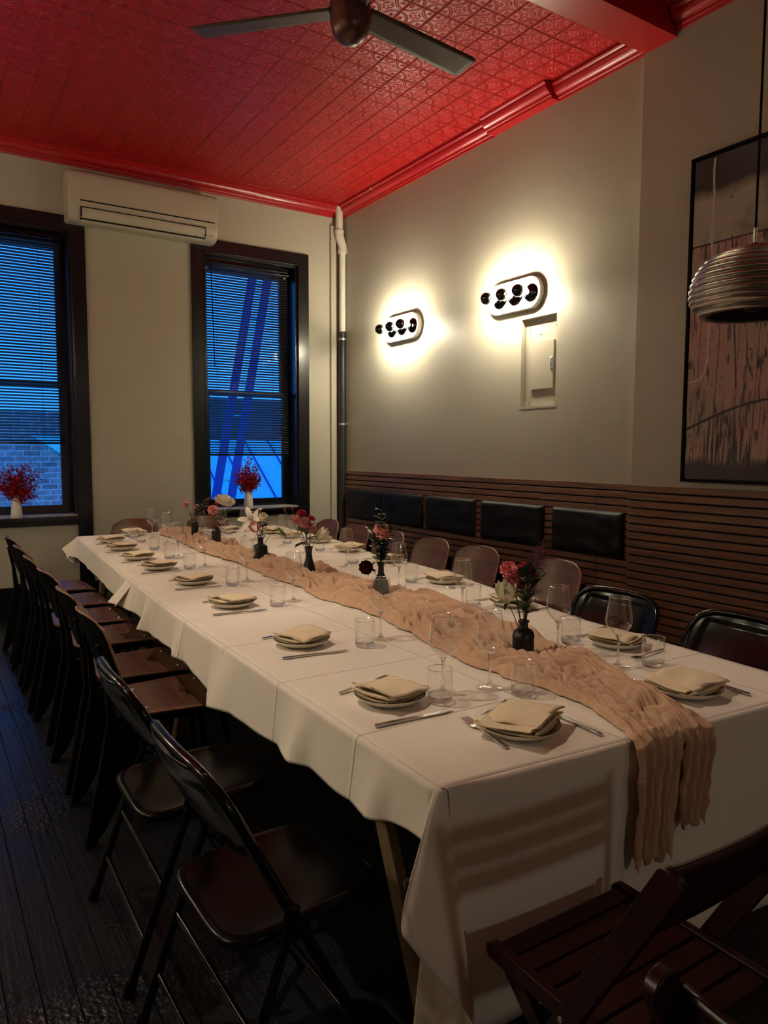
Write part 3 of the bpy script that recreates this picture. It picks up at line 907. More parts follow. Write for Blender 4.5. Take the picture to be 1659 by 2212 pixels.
# ------------------------------------------------------------------ framed painting
def painting():
    m = mat('weathered_pink_plank_painting', (0.3, 0.2, 0.2), 0.6)
    nt = m.node_tree; b = nt.nodes['Principled BSDF']
    tc = N(nt, 'ShaderNodeTexCoord'); sp = N(nt, 'ShaderNodeSeparateXYZ')
    nt.links.new(tc.outputs['Object'], sp.inputs[0])
    Y, Z = sp.outputs[1], sp.outputs[2]
    def nz(sc, det=5, sx=1, sy=1, sz=1, dist=0.0):
        mp = N(nt, 'ShaderNodeMapping'); mp.inputs['Scale'].default_value = (sx, sy, sz)
        n = N(nt, 'ShaderNodeTexNoise'); n.inputs['Scale'].default_value = sc; n.inputs['Detail'].default_value = det
        n.inputs['Distortion'].default_value = dist
        nt.links.new(tc.outputs['Object'], mp.inputs[0]); nt.links.new(mp.outputs[0], n.inputs['Vector'])
        return n.outputs['Fac']
    def step(x, c, wd):
        return math_node(nt, 'MULTIPLY', math_node(nt, 'SUBTRACT', x, c), 1.0 / wd, True)
    def mix(f, c1, c2):
        mx = N(nt, 'ShaderNodeMixRGB')
        nt.links.new(f, mx.inputs[0])
        for i, c in ((1, c1), (2, c2)):
            if isinstance(c, tuple): mx.inputs[i].default_value = (*c, 1)
            else: nt.links.new(c, mx.inputs[i])
        return mx.outputs[0]
    pink = mix(step(nz(3.0, 5), 0.42, 0.2), (0.46, 0.25, 0.235), (0.34, 0.27, 0.215))
    pink = mix(step(nz(1.0, 8, 1, 26, 5, 1.2), 0.55, 0.10), pink, (0.06, 0.045, 0.04))
    pink = mix(step(nz(60, 2), 0.68, 0.03), pink, (0.03, 0.02, 0.02))
    dripz = math_node(nt, 'SUBTRACT', 1.0, step(Z, 1.55, 0.25), True)
    drip = math_node(nt, 'MULTIPLY', dripz, step(nz(1.0, 3, 1, 55, 3), 0.50, 0.06))
    pink = mix(drip, pink, (0.035, 0.028, 0.026))
    beige = mix(step(nz(7, 6), 0.5, 0.15), (0.40, 0.36, 0.28), (0.26, 0.225, 0.18))
    beige = mix(step(nz(14, 2), 0.70, 0.03), beige, (0.03, 0.02, 0.02))
    wob = math_node(nt, 'MULTIPLY', math_node(nt, 'SUBTRACT', nz(3, 4), 0.5), 0.25)
    Zw = math_node(nt, 'ADD', Z, wob)
    dark = mix(step(nz(5, 5), 0.4, 0.3), (0.025, 0.018, 0.017), (0.06, 0.045, 0.045))
    c = mix(step(Z, 2.605, 0.006), pink, beige)
    # board seams in the pink field
    a = math_node(nt, 'ADD', Y, math_node(nt, 'MULTIPLY', Z, 0.035)); a = math_node(nt, 'DIVIDE', math_node(nt, 'ADD', a, 20.0), 0.118)
    a = math_node(nt, 'FRACT', a); a = math_node(nt, 'SUBTRACT', a, 0.5); a = math_node(nt, 'ABSOLUTE', a)
    ln = math_node(nt, 'MULTIPLY', step(a, 0.482, 0.006), math_node(nt, 'SUBTRACT', 1.0, step(Z, 2.60, 0.004), True))
    c = mix(ln, c, (0.015, 0.01, 0.01))
    ln2 = math_node(nt, 'MULTIPLY', step(Z, 2.598, 0.004), math_node(nt, 'SUBTRACT', 1.0, step(Z, 2.608, 0.004), True))
    c = mix(ln2, c, (0.015, 0.01, 0.01))
    c = mix(step(Zw, 2.84, 0.07), c, dark)
    c = mix(math_node(nt, 'SUBTRACT', 1.0, step(Zw, 1.36, 0.05), True), c, dark)
    nt.links.new(c, b.inputs['Base Color'])
    return m
t = thing('framed_painting', 'large black framed painting of weathered pink boards on right wall', 'painting')
xw = -STEP
ya, yb, za, zb = -5.75, -4.285, 1.257, 3.105
g = G()
fx0, fx1 = xw - 0.045, xw - 0.002
g.box((fx0, yb - .016, za), (fx1, yb, zb)).box((fx0, ya, za), (fx1, ya + .016, zb)).box((fx0, ya, zb - .016), (fx1, yb, zb)).box((fx0, ya, za), (fx1, yb, za + .016))
g.out('frame', m_black_matte, t, bevel=0.002)
cv = G().box((xw - 0.034, ya + .022, za + .022), (xw - 0.004, yb - .022, zb - .022)).out('canvas', painting(), t)
def stroke(pts, wd, m, name):
    g = G(); vs = []; fs = []
    for i, (y, z) in enumerate(pts):
        j = min(i + 1, len(pts) - 1); k = max(i - 1, 0)
        d = Vector((pts[j][0] - pts[k][0], pts[j][1] - pts[k][1])).normalized()
        n = Vector((-d.y, d.x)); ww = wd * (1 + 0.25 * mnoise.noise(Vector((y * 9, z * 9, 3))))
        vs.append((xw - 0.0352, y + n.x * ww / 2, z + n.y * ww / 2)); vs.append((xw - 0.0352, y - n.x * ww / 2, z - n.y * ww / 2))
    for i in range(len(pts) - 1): fs.append((2*i, 2*i+1, 2*i+3, 2*i+2))
    g.add(vs, fs); g.out(name, m, cv, solid=0.0006)
m_st = mat('pale_paint_stroke', (0.52, 0.47, 0.38), 0.6); m_sd = mat('dark_paint_stroke', (0.012, 0.009, 0.009), 0.5)
pts = [(-4.43 + 0.004 * math.sin(k * 1.3), 3.07 - k * 0.065) for k in range(18)] + [(-4.425, 1.94), (-4.415, 1.89), (-4.39, 1.855), (-4.35, 1.84), (-4.31, 1.835)]
stroke(pts, 0.013, m_st, 'painted_line')
pts = [(-4.31 - k * 0.04, 1.565 + 0.155 * math.sin(min(1, k / 16) * PI * .55) ) for k in range(34)]
stroke(pts, 0.014, m_sd, 'painted_arc')
stroke([(-4.55 - k * .01, 2.62 - k * .14) for k in range(7)], 0.008, m_sd, 'painted_crack')

# ------------------------------------------------------------------ tables
def left_x(y): return interp([(-0.80, -2.87), (-1.06, -2.885), (-2.9, -2.985), (-4.0, -3.035), (-5.86, -3.058)], y)
def right_x(y): return interp([(-0.80, -1.15), (-2.1, -1.22), (-2.84, -1.36), (-3.72, -1.42), (-4.3, -1.53), (-4.93, -1.66), (-5.95, -1.735)], y)
TZ = 0.738
m_top = mat('plywood_table_top', (0.3, 0.2, 0.12), 0.6)
def table(ya, yb, label, lean):
    t = thing('folding_table', label, 'table', (0, 0, 0), 0, 'folding tables under the cloths')
    i = 0.012
    poly = [(left_x(ya) + i, ya + i), (right_x(ya) - i, ya + i), (right_x(yb) - i, yb - i), (left_x(yb) + i, yb - i)]
    G().prism(poly, TZ - 0.028, TZ, 'xy').out('tabletop', m_top, t, bevel=0.003)
    for (yy, s) in ((ya + 0.52, -1), (yb - 0.52, 1)):
        for xf in (left_x(yy) + 0.12, right_x(yy) - 0.12):
            g = G().bar((xf, yy, TZ - 0.03), (xf, yy + s * lean, 0.0), 0.055, 0.03, (1, 0, 0))
            g.out('leg', m_leg_wood, t, bevel=0.003)
        G().bar((left_x(yy) + .12, yy + s * lean * .6, 0.32), (right_x(yy) - .12, yy + s * lean * .6, 0.32), 0.03, 0.05).out('crossbar', m_leg_wood, t, bevel=0.002)
table(-5.86, -3.30, 'folding table with pale wooden legs under the near half of cloth', 0.32)
table(-3.29, -0.82, 'folding table under the far half of the white cloth', 0.25)

# ------------------------------------------------------------------ tablecloths
def top_z(x, y, base=0.7485):
    return base + 0.0012 * mnoise.noise(Vector((x * 2.2, y * 2.2, 1.0))) 
def cloth(name, label, loop, closed_sides, base):
    pass
ROWS = 22
def hang_strip(edge_pts, hem_pts, base_r=0.014):
    """edge_pts: list of Vector at the table edge; hem_pts matching; returns rows list"""
    cols = []
    for e, h in zip(edge_pts, hem_pts):
        d = Vector((h.x - e.x, h.y - e.y, 0))
        L = max(d.length, 1e-4); dn = d / L
        col = [e.copy()]
        r = base_r
        for k in range(1, 5):
            a = k / 4 * PI / 2 * 0.93
            col.append(e + dn * min(r, L * .6) * math.sin(a) + Vector((0, 0, -r * (1 - math.cos(a)))))
        s0 = col[-1]
        for k in range(1, ROWS + 1):
            f = k / ROWS
            p = s0.lerp(h, f)
            col.append(p)
        cols.append(col)
    return cols
def add_cols(g, cols, wrap=False):
    n = len(cols[0]); vs = [p for c in cols for p in c]; fs = []
    for i in range(len(cols) - 1):
        for k in range(n - 1):
            a = i * n + k
            fs.append((a, a + 1, a + n + 1, a + n))
    g.add(vs, fs)
def wav(t, seed=0.0):
    return mnoise.noise(Vector((t * 1.7, seed, 0.3))) + 0.45 * mnoise.noise(Vector((t * 4.1, seed + 5, 0.7)))

def fold_amount(y, keys):
    v = 0
    for c, wd, amp in keys:
        v += amp * math.exp(-((y - c) / wd) ** 2)
    return v

# near cloth --------------------------------------------------
def near_cloth():
    g = G(); base = 0.7485
    ya, yb = -5.86, -2.98
    NY, NX = 150, 60
    def front_y(x): return lerp(-5.858, -5.95, (x + 3.058) / 1.32)
    def topf(u, v):
        y0 = lerp(ya, yb, v)
        xl, xr = left_x(y0), right_x(y0)
        x = lerp(xl, xr, u)
        y = y0 + (front_y(x) - ya) * (1 - v) ** 3
        return Vector((x, y, top_z(x, y, base)))
    g.grid(topf, NX, NY)
    # left side
    folds = [(-2.98, .115), (-3.10, .060), (-3.42, .022), (-3.55, .080), (-3.61, .036), (-4.00, .028), (-4.11, .062), (-4.18, .030), (-4.48, .032), (-4.62, .090), (-4.74, .044),
             (-5.10, .030), (-5.25, .068), (-5.31, .030), (-5.54, .030), (-5.65, .058), (-5.70, .026), (-5.86, .030)]
    hemk = [(-2.98, 0.63), (-3.3, 0.625), (-3.7, 0.585), (-4.1, 0.60), (-4.6, 0.555), (-5.2, 0.58), (-5.6, 0.60), (-5.86, 0.64)]
    E = []; H = []
    n = 170
    for i in range(n + 1):
        y = lerp(yb, -5.845, i / n)
        e = Vector((left_x(y), y, top_z(left_x(y), y, base)))
        off = interp(folds, y) + 0.008 * wav(y * 2, 3)
        h = Vector((e.x - off, y + 0.012 * wav(y * 3, 9), interp(hemk, y) + 0.012 * wav(y * 2, 1)))
        E.append(e); H.append(h)
    cols = hang_strip(E, H)
    # corner drape
    T = E[-1]
    Tf = Vector((-3.050, front_y(-3.050), base))
    keyh = [H[-1], Vector((-3.135, -5.868, 0.60)), Vector((-3.172, -5.885, 0.512)), Vector((-3.16, -5.905, 0.475)), Vector((-3.10, -5.925, 0.385)), Vector((-3.032, -5.932, 0.285)),
            Vector((-3.005, -5.915, 0.19)), Vector((-3.03, -5.84, 0.13)), Vector((-3.065, -5.765, 0.10)), Vector((-3.045, -5.83, 0.095)), Vector((-3.025, -5.888, 0.12)), Vector((-3.005, -5.89, 0.165))]
    E2 = []; H2 = []
    m = len(keyh) - 1
    for i in range(1, m * 8 + 1):
        f = i / 8; k = min(int(f), m - 1); t = f - k
        p0 = keyh[max(k - 1, 0)]; p1 = keyh[k]; p2 = keyh[k + 1]; p3 = keyh[min(k + 2, m)]
        h = 0.5 * ((2 * p1) + (-p0 + p2) * t + (2*p0 - 5*p1 + 4*p2 - p3) * t*t + (-p0 + 3*p1 - 3*p2 + p3) * t*t*t)
        H2.append(h)
        E2.append(T.lerp(Tf, f / m))
    c2 = hang_strip(E2, H2, 0.012)
    # front
    E3 = []; H3 = []
    n = 110
    for i in range(n + 1):
        x = lerp(-3.050, -1.735, i / n)
        e = Vector((x, front_y(x), base))
        off = 0.020 + 0.010 * (wav(x * 2.2, 20) + 0.3) + 0.012 * math.exp(-((x + 2.2) / 0.12) ** 2)
        hz = interp([(-3.03, 0.175), (-2.8, 0.205), (-2.3, 0.20), (-1.735, 0.17)], x) + 0.008 * wav(x * 3, 4)
        hx = x + 0.045 * max(0, 1 - i / 12.0)
        H3.append(Vector((hx, e.y - max(off, 0.012), hz))); E3.append(e)
    c3 = hang_strip(E3, H3, 0.012)
    # right corner and side
    E4 = []; H4 = []
    cr = Vector((-1.735, -5.95, base))
    for i in range(1, 13):
        a = i / 12
        ang = -PI/2 + a * PI / 2
        E4.append(cr.copy())
        rad = 0.05 + 0.13 * math.sin(a * PI)
        H4.append(Vector((cr.x + rad * math.cos(ang), cr.y + rad * math.sin(ang), lerp(0.17, 0.56, a) - 0.12 * math.sin(a * PI))))
    n = 120
    for i in range(1, n + 1):
        y = lerp(-5.95, yb, i / n)
        e = Vector((right_x(y), y, base))
        off = 0.035 + 0.03 * max(0, wav(y * 2.3, 40) + .3)
        H4.append(Vector((e.x + off, y, 0.57 + 0.02 * wav(y * 2, 7)))); E4.append(e)
    c4 = hang_strip(E4, H4)
    allc = cols + c2 + c3 + c4
    add_cols(g, allc)
    o = g.out('tablecloth', m_cloth, smooth=True, fix=False, solid=0.0012, solid_off=0)
    tag(o, 'white tablecloth hanging low over the near end of the table', 'tablecloth', 'white tablecloths')
near_cloth()

def far_cloth():
    g = G(); base = 0.7445
    ya, yb = -3.12, -0.80
    g.grid(lambda u, v: Vector((lerp(left_x(lerp(ya, yb, v)), right_x(lerp(ya, yb, v)), u), lerp(ya, yb, v), base + 0.004 * min(1, v * 12) * 0 + 0.001 * wav(u * 3 + v * 9))), 50, 80)
    E = []; H = []
    n = 110
    for i in range(n + 1):
        y = lerp(ya, yb - 0.02, i / n)
        e = Vector((left_x(y), y, base))
        off = 0.02 + 0.008 * (wav(y * 2, 31) + .5) + 0.075 * math.exp(-((y - ya) / 0.13) ** 2) + 0.05 * math.exp(-((y + 0.85) / 0.1) ** 2)
        hz = interp([(-3.12, 0.625), (-2.95, 0.60), (-2.4, 0.60), (-1.6, 0.60), (-0.8, 0.60)], y) + 0.01 * wav(y * 2, 2)
        H.append(Vector((e.x - off, y, hz))); E.append(e)
    # far-left dog ear
    T = Vector((left_x(yb), yb, base))
    ks = [H[-1], Vector((-2.95, -0.86, 0.57)), Vector((-2.99, -0.80, 0.655)), Vector((-2.96, -0.73, 0.58)), Vector((-2.90, -0.77, 0.52)), Vector((-2.80, -0.765, 0.56))]
    for k in range(len(ks) - 1):
        for j in range(1, 7):
            H.append(ks[k].lerp(ks[k + 1], j / 6)); E.append(T.copy())
    n = 70
    for i in range(1, n + 1):
        x = lerp(-2.87, -1.15, i / n)
        E.append(Vector((x, yb, base))); H.append(Vector((x + 0.07 * (1 - i / n), yb + 0.03 + 0.01 * wav(x * 4, 8), 0.56 + 0.01 * wav(x * 3))))
    T2 = Vector((-1.15, yb, base))
    for j in range(1, 9):
        a = PI/2 - j / 8 * PI/2
        E.append(T2.copy()); r = 0.04 + 0.08 * math.sin(j / 8 * PI)
        H.append(Vector((T2.x + r * math.cos(a), T2.y + r * math.sin(a), 0.56 - 0.08 * math.sin(j / 8 * PI))))
    n = 90
    for i in range(1, n + 1):
        y = lerp(yb, ya, i / n)
        E.append(Vector((right_x(y), y, base))); H.append(Vector((right_x(y) + 0.035 + 0.02 * max(0, wav(y * 2, 50)), y, 0.58)))
    add_cols(g, hang_strip(E, H))
    o = g.out('tablecloth', m_cloth, smooth=True, fix=False, solid=0.0012, solid_off=0)
    tag(o, 'white tablecloth over the far end of the table by the windows', 'tablecloth', 'white tablecloths')
far_cloth()

# ------------------------------------------------------------------ gauze runner
def runner():
    L = [(-0.84, -2.26, -1.94), (-1.4, -2.27, -1.98), (-2.16, -2.345, -2.04), (-2.86, -2.315, -2.04), (-3.45, -2.345, -2.00), (-4.0, -2.375, -2.00),
         (-4.57, -2.36, -1.90), (-5.12, -2.46, -2.04), (-5.48, -2.445, -2.12), (-5.70, -2.462, -2.235), (-5.93, -2.515, -2.275)]
    lx = [(a, b) for a, b, c in L]; rx = [(a, c) for a, b, c in L]
    def ridg(v):
        return 1 - abs(2 * abs(v) )
    VP = [(-2.113, -1.416), (-2.196, -2.129), (-2.171, -2.844), (-2.164, -3.489), (-2.134, -4.169), (-2.269, -5.259)]
    def rid(x, y, z, k):
        return max(0.0, 1 - k * abs(mnoise.noise(Vector((x, y, z)))))
    def hfun(s, t):
        w1 = mnoise.noise(Vector((s * 1.1, t * 1.4, 0.0))); w2 = mnoise.noise(Vector((s * 2.3 + 7, t * 2.6 + 3, 1.0)))
        w3 = mnoise.noise(Vector((s * 6.0, t * 4.0, 9.0))); w4 = mnoise.noise(Vector((s * 3.1, t * 2.0, 14.0)))
        def pl(ph, e): return abs(math.sin(PI * ph)) ** e
        a = pl(t * 3.6 + 2.6 * w1 + 0.8 * w2, 0.75)
        b = pl(t * 9.0 + 3.4 * w2 + 1.2 * w3 + 1.5 * w1, 0.7)
        c = pl(t * 17.0 + 5.0 * w4 + 3.0 * w3, 0.8)
        d = pl(s * 9.0 + 3.0 * w2 + 4.0 * t + 2.0 * w3, 0.8)
        m = 0.55 + 1.1 * max(0, w4 + .2)
        return m * (0.40 * a + 0.42 * b) + 0.20 * c + 0.16 * d * max(0, w1 + .5) + 0.45 * max(0, mnoise.noise(Vector((s * 1.6, t * 1.2, 30.0)))) - 0.22
    g = G()
    NV = 900; NU = 126
    s0, s1 = -0.84, -5.915
    top_len = s0 - s1
    vs = []
    def row(v):
        y = lerp(s0, s1, v); a = interp(lx, y); b = interp(rx, y)
        rr = []
        for i in range(NU + 1):
            t = i / NU
            edge = min(t, 1 - t)
            ef = min(1, edge / 0.12) ** 0.7
            wob = 0.040 * mnoise.noise(Vector((y * 3.1, 11 + (t > .5) * 5, 0))) + 0.022 * mnoise.noise(Vector((y * 8, 15 + (t > .5) * 5, 0))) + 0.008 * mnoise.noise(Vector((y * 25, 15 + (t > .5) * 5, 0)))
            x = lerp(a, b, t) + wob * abs(t - .5) * 2 
            jit = 0.010 * mnoise.noise(Vector((y * 9, t * 8, 4)))
            near = min(1, (y - s1) / 0.12)
            h = 0.0025 + 0.066 * max(0, hfun(-y, t)) * ef * (0.70 + 0.30 * near)
            dv = min(math.hypot(x - vx, y - vy) for vx, vy in VP)
            h = lerp(0.002, h, min(1, max(0, (dv - 0.034) / 0.03)))
            xx = x + jit
            frontlift = 0
            rr.append(Vector((xx, y + jit, 0.7515 + h)))
        return rr
    for j in range(NV + 1):
        vs += row(j / NV)
    # hanging part: two bunched tails
    NH = 150
    last = vs[-(NU + 1):]
    xa, xb = last[0].x, last[-1].x
    for j in range(1, NH + 1):
        f = j / NH
        for i in range(NU + 1):
            t = i / NU
            split = 0.60
            tail = 0 if t < split else 1
            Lh = 0.295 if tail == 0 else 0.235
            Lh += 0.012 * math.sin(t * 40) * f
            # bend over edge
            z = last[i].z
            bend = min(1, f / 0.05)
            x0 = last[i].x
            # narrowing
            if tail == 0: xt = lerp(-2.545, -2.405, t / split)
            else: xt = lerp(-2.392, -2.300, (t - split) / (1 - split))
            x = lerp(x0, xt, min(1, f * 1.5) ** 0.8)
            pl = 0.5 + 0.5 * math.sin(t * 52 + 3.0 * mnoise.noise(Vector((t * 6, f * 1.6, 8))) )
            pl2 = mnoise.noise(Vector((t * 30, f * 7, 2)))
            dy = 0.006 + 0.016 * pl * min(1, f * 4) + 0.007 * pl2 + 0.006
            gap = -0.010 * math.exp(-((t - split) / 0.03) ** 2)
            front = lerp(-5.858, -5.95, (x + 3.058) / 1.32) - 0.022
            y = lerp(last[i].y, front - dy - gap, min(1, f / 0.06))
            flare = 1 + 0.06 * math.sin(f * 9 + tail)
            xc = -2.475 if tail == 0 else -2.345
            x = xc + (x - xc) * (flare if f > .3 else 1)
            zz = lerp(z, 0.752 - Lh, f) if f > 0.06 else lerp(z, 0.752 - Lh, f)
            vs.append(Vector((x + 0.004 * pl2, y, zz)))
    W_ = NU + 1; fs = []
    tot = NV + NH
    cut = int(NU * 0.60)
    for j in range(tot):
        for i in range(NU):
            if j > NV + 25 and i == cut: continue
            a = j * W_ + i
            fs.append((a, a + 1, a + 1 + W_, a + W_))
    g.add(vs, fs)
    o = g.out('table_runner', m_runner, smooth=True, fix=False, solid=0.0012, solid_off=1)
    tag(o, 'crumpled blush gauze runner along the table, hanging over its near end', 'table runner')
runner()

# ------------------------------------------------------------------ place settings
def plate_proto():
    prof = [(0.0, 0.004), (0.052, 0.004), (0.055, 0.0), (0.060, 0.0), (0.078, 0.007), (0.092, 0.017), (0.0985, 0.0245), (0.0975, 0.0262), (0.090, 0.020), (0.075, 0.0115), (0.058, 0.008), (0.0, 0.0075)]
    o = G().lathe(prof, 56).out('plate', m_plate, smooth=True)
    G().lathe([(0.0975, 0.0238), (0.0992, 0.0248), (0.0985, 0.0268), (0.0962, 0.0268), (0.0958, 0.0252)], 56).out('rim', m_rim, o, smooth=True)
    return o
def napkin_mesh(seed):
    rnd = random.Random(seed)
    g = G(); L = 0.143 + rnd.uniform(-.006, .010); Wd = 0.130 + rnd.uniform(-.006, .006)
    layers = 5; h = 0.0078
    path = []
    for k in range(layers):
        xs = [i / 10 for i in range(11)]
        if k % 2: xs = xs[::-1]
        inset = 0.004 * k
        for f in xs:
            path.append((lerp(-L/2 + inset * (k % 2), L/2 - inset * .5 * ((k + 1) % 2), f), k * h, k))
        if k < layers - 1:
            side = 1 if k % 2 == 0 else -1
            ex = path[-1][0]
            for q in (0.25, 0.5, 0.75):
                path.append((ex + side * 0.0055 * math.sin(q * PI), k * h + h * q, k + q))
    NV = 14
    sk = [rnd.uniform(-.10, .10) for _ in range(layers + 1)]
    def fn(u, v):
        x, z, k = path[round(u * (len(path) - 1))]
        y = (v - .5) * Wd
        kk = int(k)
        y2 = y + sk[kk] * x * .8 + 0.004 * kk * (1 if kk % 2 else -1)
        puff = 1.0 + 0.25 * mnoise.noise(Vector((x * 16 + seed, y * 16, kk * .7)))
        edge = (abs(y) / (Wd / 2)) ** 3
        z2 = z * puff * (1 - 0.16 * edge) * (0.86 + 0.35 * (x / L + .5) if seed % 2 else 0.86 + 0.35 * (.5 - x / L))
        droop = 0.0
        if kk == layers - 1:
            r = math.hypot(x / (L / 2), y / (Wd / 2))
            droop = 0.012 * max(0, r - .85)
        z2 += 0.008 * max(0, math.hypot(x, y) - 0.05) / 0.03 * (1 - kk / layers)
        return Vector((x, y2, z2 - droop))
    g.grid(fn, len(path) - 1, NV)
    return g
def fork_proto():
    o = None
    g = G()
    # handle
    hs = [(-0.100, 0.0052, 0.0030, 0.0035), (-0.098, 0.0062, 0.0030, 0.0035), (-0.03, 0.0042, 0.0028, 0.0060), (0.010, 0.0026, 0.0026, 0.0080), (0.030, 0.0032, 0.0022, 0.0050), (0.040, 0.0090, 0.0018, 0.0032), (0.050, 0.0115, 0.0016, 0.0035), (0.058, 0.0118, 0.0015, 0.0050)]
    vs = []; fs = []
    for x, wd, th, z in hs:
        vs += [(x, -wd, z - th/2), (x, wd, z - th/2), (x, wd, z + th/2), (x, -wd, z + th/2)]
    for i in range(len(hs) - 1):
        for k in range(4):
            l = (k + 1) % 4
            fs.append((i*4+k, i*4+l, i*4+4+l, i*4+4+k))
    fs += [(3,2,1,0), tuple(range(len(vs) - 4, len(vs)))]
    g.add(vs, fs)
    h = g.out('fork', m_steel, bevel=0.0008)
    g = G()
    for k in range(4):
        y = -0.0099 + k * 0.0066
        g.tube([(0.056, y, 0.0048), (0.075, y, 0.0075), (0.092, y, 0.0082), (0.103, y, 0.0070)], [0.0017, 0.0016, 0.0014, 0.0006], 6)
    g.out('tines', m_steel, h, smooth=True)
    return h
def knife_proto():
    g = G()
    hs = [(-0.118, 0.0050, 0.0050), (-0.116, 0.0062, 0.0062), (-0.06, 0.0056, 0.0058), (0.0, 0.0046, 0.0050), (0.006, 0.0046, 0.0040)]
    vs = []; fs = []
    for x, wd, th in hs:
        vs += [(x, -wd, 0.0035 - th/2), (x, wd, 0.0035 - th/2), (x, wd, 0.0035 + th/2), (x, -wd, 0.0035 + th/2)]
    for i in range(len(hs) - 1):
        for k in range(4):
            l = (k + 1) % 4
            fs.append((i*4+k, i*4+l, i*4+4+l, i*4+4+k))
    fs += [(3,2,1,0), tuple(range(len(vs) - 4, len(vs)))]
    h = g.add(vs, fs).out('table_knife', m_steel, bevel=0.001)
    G().prism([(0.0, -0.0045), (0.02, -0.007), (0.08, -0.0088), (0.108, -0.004), (0.118, 0.004), (0.11, 0.0065), (0.0, 0.0052)], 0.0026, 0.0042, 'xy').out('blade', m_steel, h, bevel=0.0005)
    return h
P_plate = plate_proto(); P_fork = fork_proto(); P_knife = knife_proto()
P_nap = []
for s in range(4):
    P_nap.append(napkin_mesh(s).out('napkin', m_napkin, smooth=True, fix=False, solid=0.0026, solid_off=0, subd=0))
def tumbler_proto():
    t = thing('water_tumbler', 'x', 'glass', group='clear water tumblers')
    G().lathe([(0.0346, 0.018), (0.0352, 0.03), (0.0355, 0.05), (0.0350, 0.0925)], 40).out('wall', m_glass, t, smooth=True)
    G().lathe([(0.0, 0.0), (0.029, 0.0), (0.0325, 0.003), (0.0345, 0.010), (0.0347, 0.018), (0.0332, 0.0205), (0.030, 0.0135), (0.0, 0.0115)], 40).out('base', m_glass_s, t, smooth=True)
    G().tube([(0.0346 * math.cos(a * 2 * PI / 40), 0.0346 * math.sin(a * 2 * PI / 40), 0.0928) for a in range(40)], 0.0009, 6, closed=True).out('lip', m_glass_r, t, smooth=True)
    return t
def wine_proto():
    t = thing('wine_glass', 'x', 'wine glass', group='clear stemmed wine glasses')
    bowl = [(0.0, 0.1015), (0.010, 0.104), (0.022, 0.1135), (0.034, 0.127), (0.0405, 0.139), (0.0418, 0.149), (0.0405, 0.162), (0.0365, 0.190), (0.0315, 0.224)]
    inn = [(max(0, r - 0.0009), z + (0.0012 if r < .03 else 0)) for r, z in reversed(bowl)]
    G().lathe(bowl, 44).out('bowl', m_glass, t, smooth=True)
    G().lathe([(0.0, 0.103), (0.009, 0.1035), (0.0115, 0.1045), (0.0075, 0.099), (0.0042, 0.092), (0.0036, 0.06), (0.0040, 0.03), (0.0060, 0.014), (0.011, 0.0075), (0.0, 0.0065)], 28).out('stem', m_glass_s, t, smooth=True)
    G().lathe([(0.0, 0.0), (0.0375, 0.0), (0.0388, 0.0012), (0.0370, 0.0022), (0.020, 0.0042), (0.008, 0.009), (0.0, 0.009)], 44).out('foot', m_glass_f, t, smooth=True)
    G().tube([(0.0312 * math.cos(a * 2 * PI / 44), 0.0312 * math.sin(a * 2 * PI / 44), 0.2242) for a in range(44)], 0.0009, 6, closed=True).out('lip', m_glass_r, t, smooth=True)
    return t
P_tum = tumbler_proto(); P_wine = wine_proto()
USED = set()
def place(proto, loc, rz, label, cat, group):
    if proto.name in USED:
        o = dup(proto, loc, rz, label, group)
        o['category'] = cat
        return o
    USED.add(proto.name)
    proto.location = loc; proto.rotation_euler = (0, 0, rz)
    proto['label'] = label; proto['category'] = cat; proto['group'] = group
    return proto
# (x, y, facing angle, description)
left = [(-2.862, -5.367), (-2.808, -4.712), (-2.784, -3.974), (-2.753, -3.343), (-2.772, -2.777), (-2.775, -2.316), (-2.757, -1.806), (-2.727, -1.33)]
right = [(-1.872, -5.311), (-1.722, -4.608), (-1.634, -3.998), (-1.489, -3.241), (-1.45, -2.684), (-1.389, -2.137), (-1.449, -1.745), (-1.444, -1.393)]
sets = []
for i, p in enumerate(left): sets.append((*p, 0.0, '%s from the front in the left row' % ORD[i]))
for i, p in enumerate(right): sets.append((*p, PI, '%s from the front in the right row' % ORD[i]))
sets.append((-2.717, -5.722, PI/2, 'at the near table end, left of the runner'))
sets.append((-2.120, -5.760, PI/2, 'at the near table end, right of the runner'))
sets.append((-2.472, -0.978, -PI/2, 'at the far table end, left of the runner'))
sets.append((-1.741, -1.131, -PI/2, 'at the far table end, right of the runner'))
ZT = 0.7508
knife_off = {16: ((0.153, -0.008), -0.05), 17: ((0.145, 0.008), -0.10)}
fork_off = {16: ((-0.081, 0.036), -0.155), 17: ((-0.066, 0.052), -0.295), 0: ((-0.142, 0.005), 0.23)}
rnd = random.Random(3)
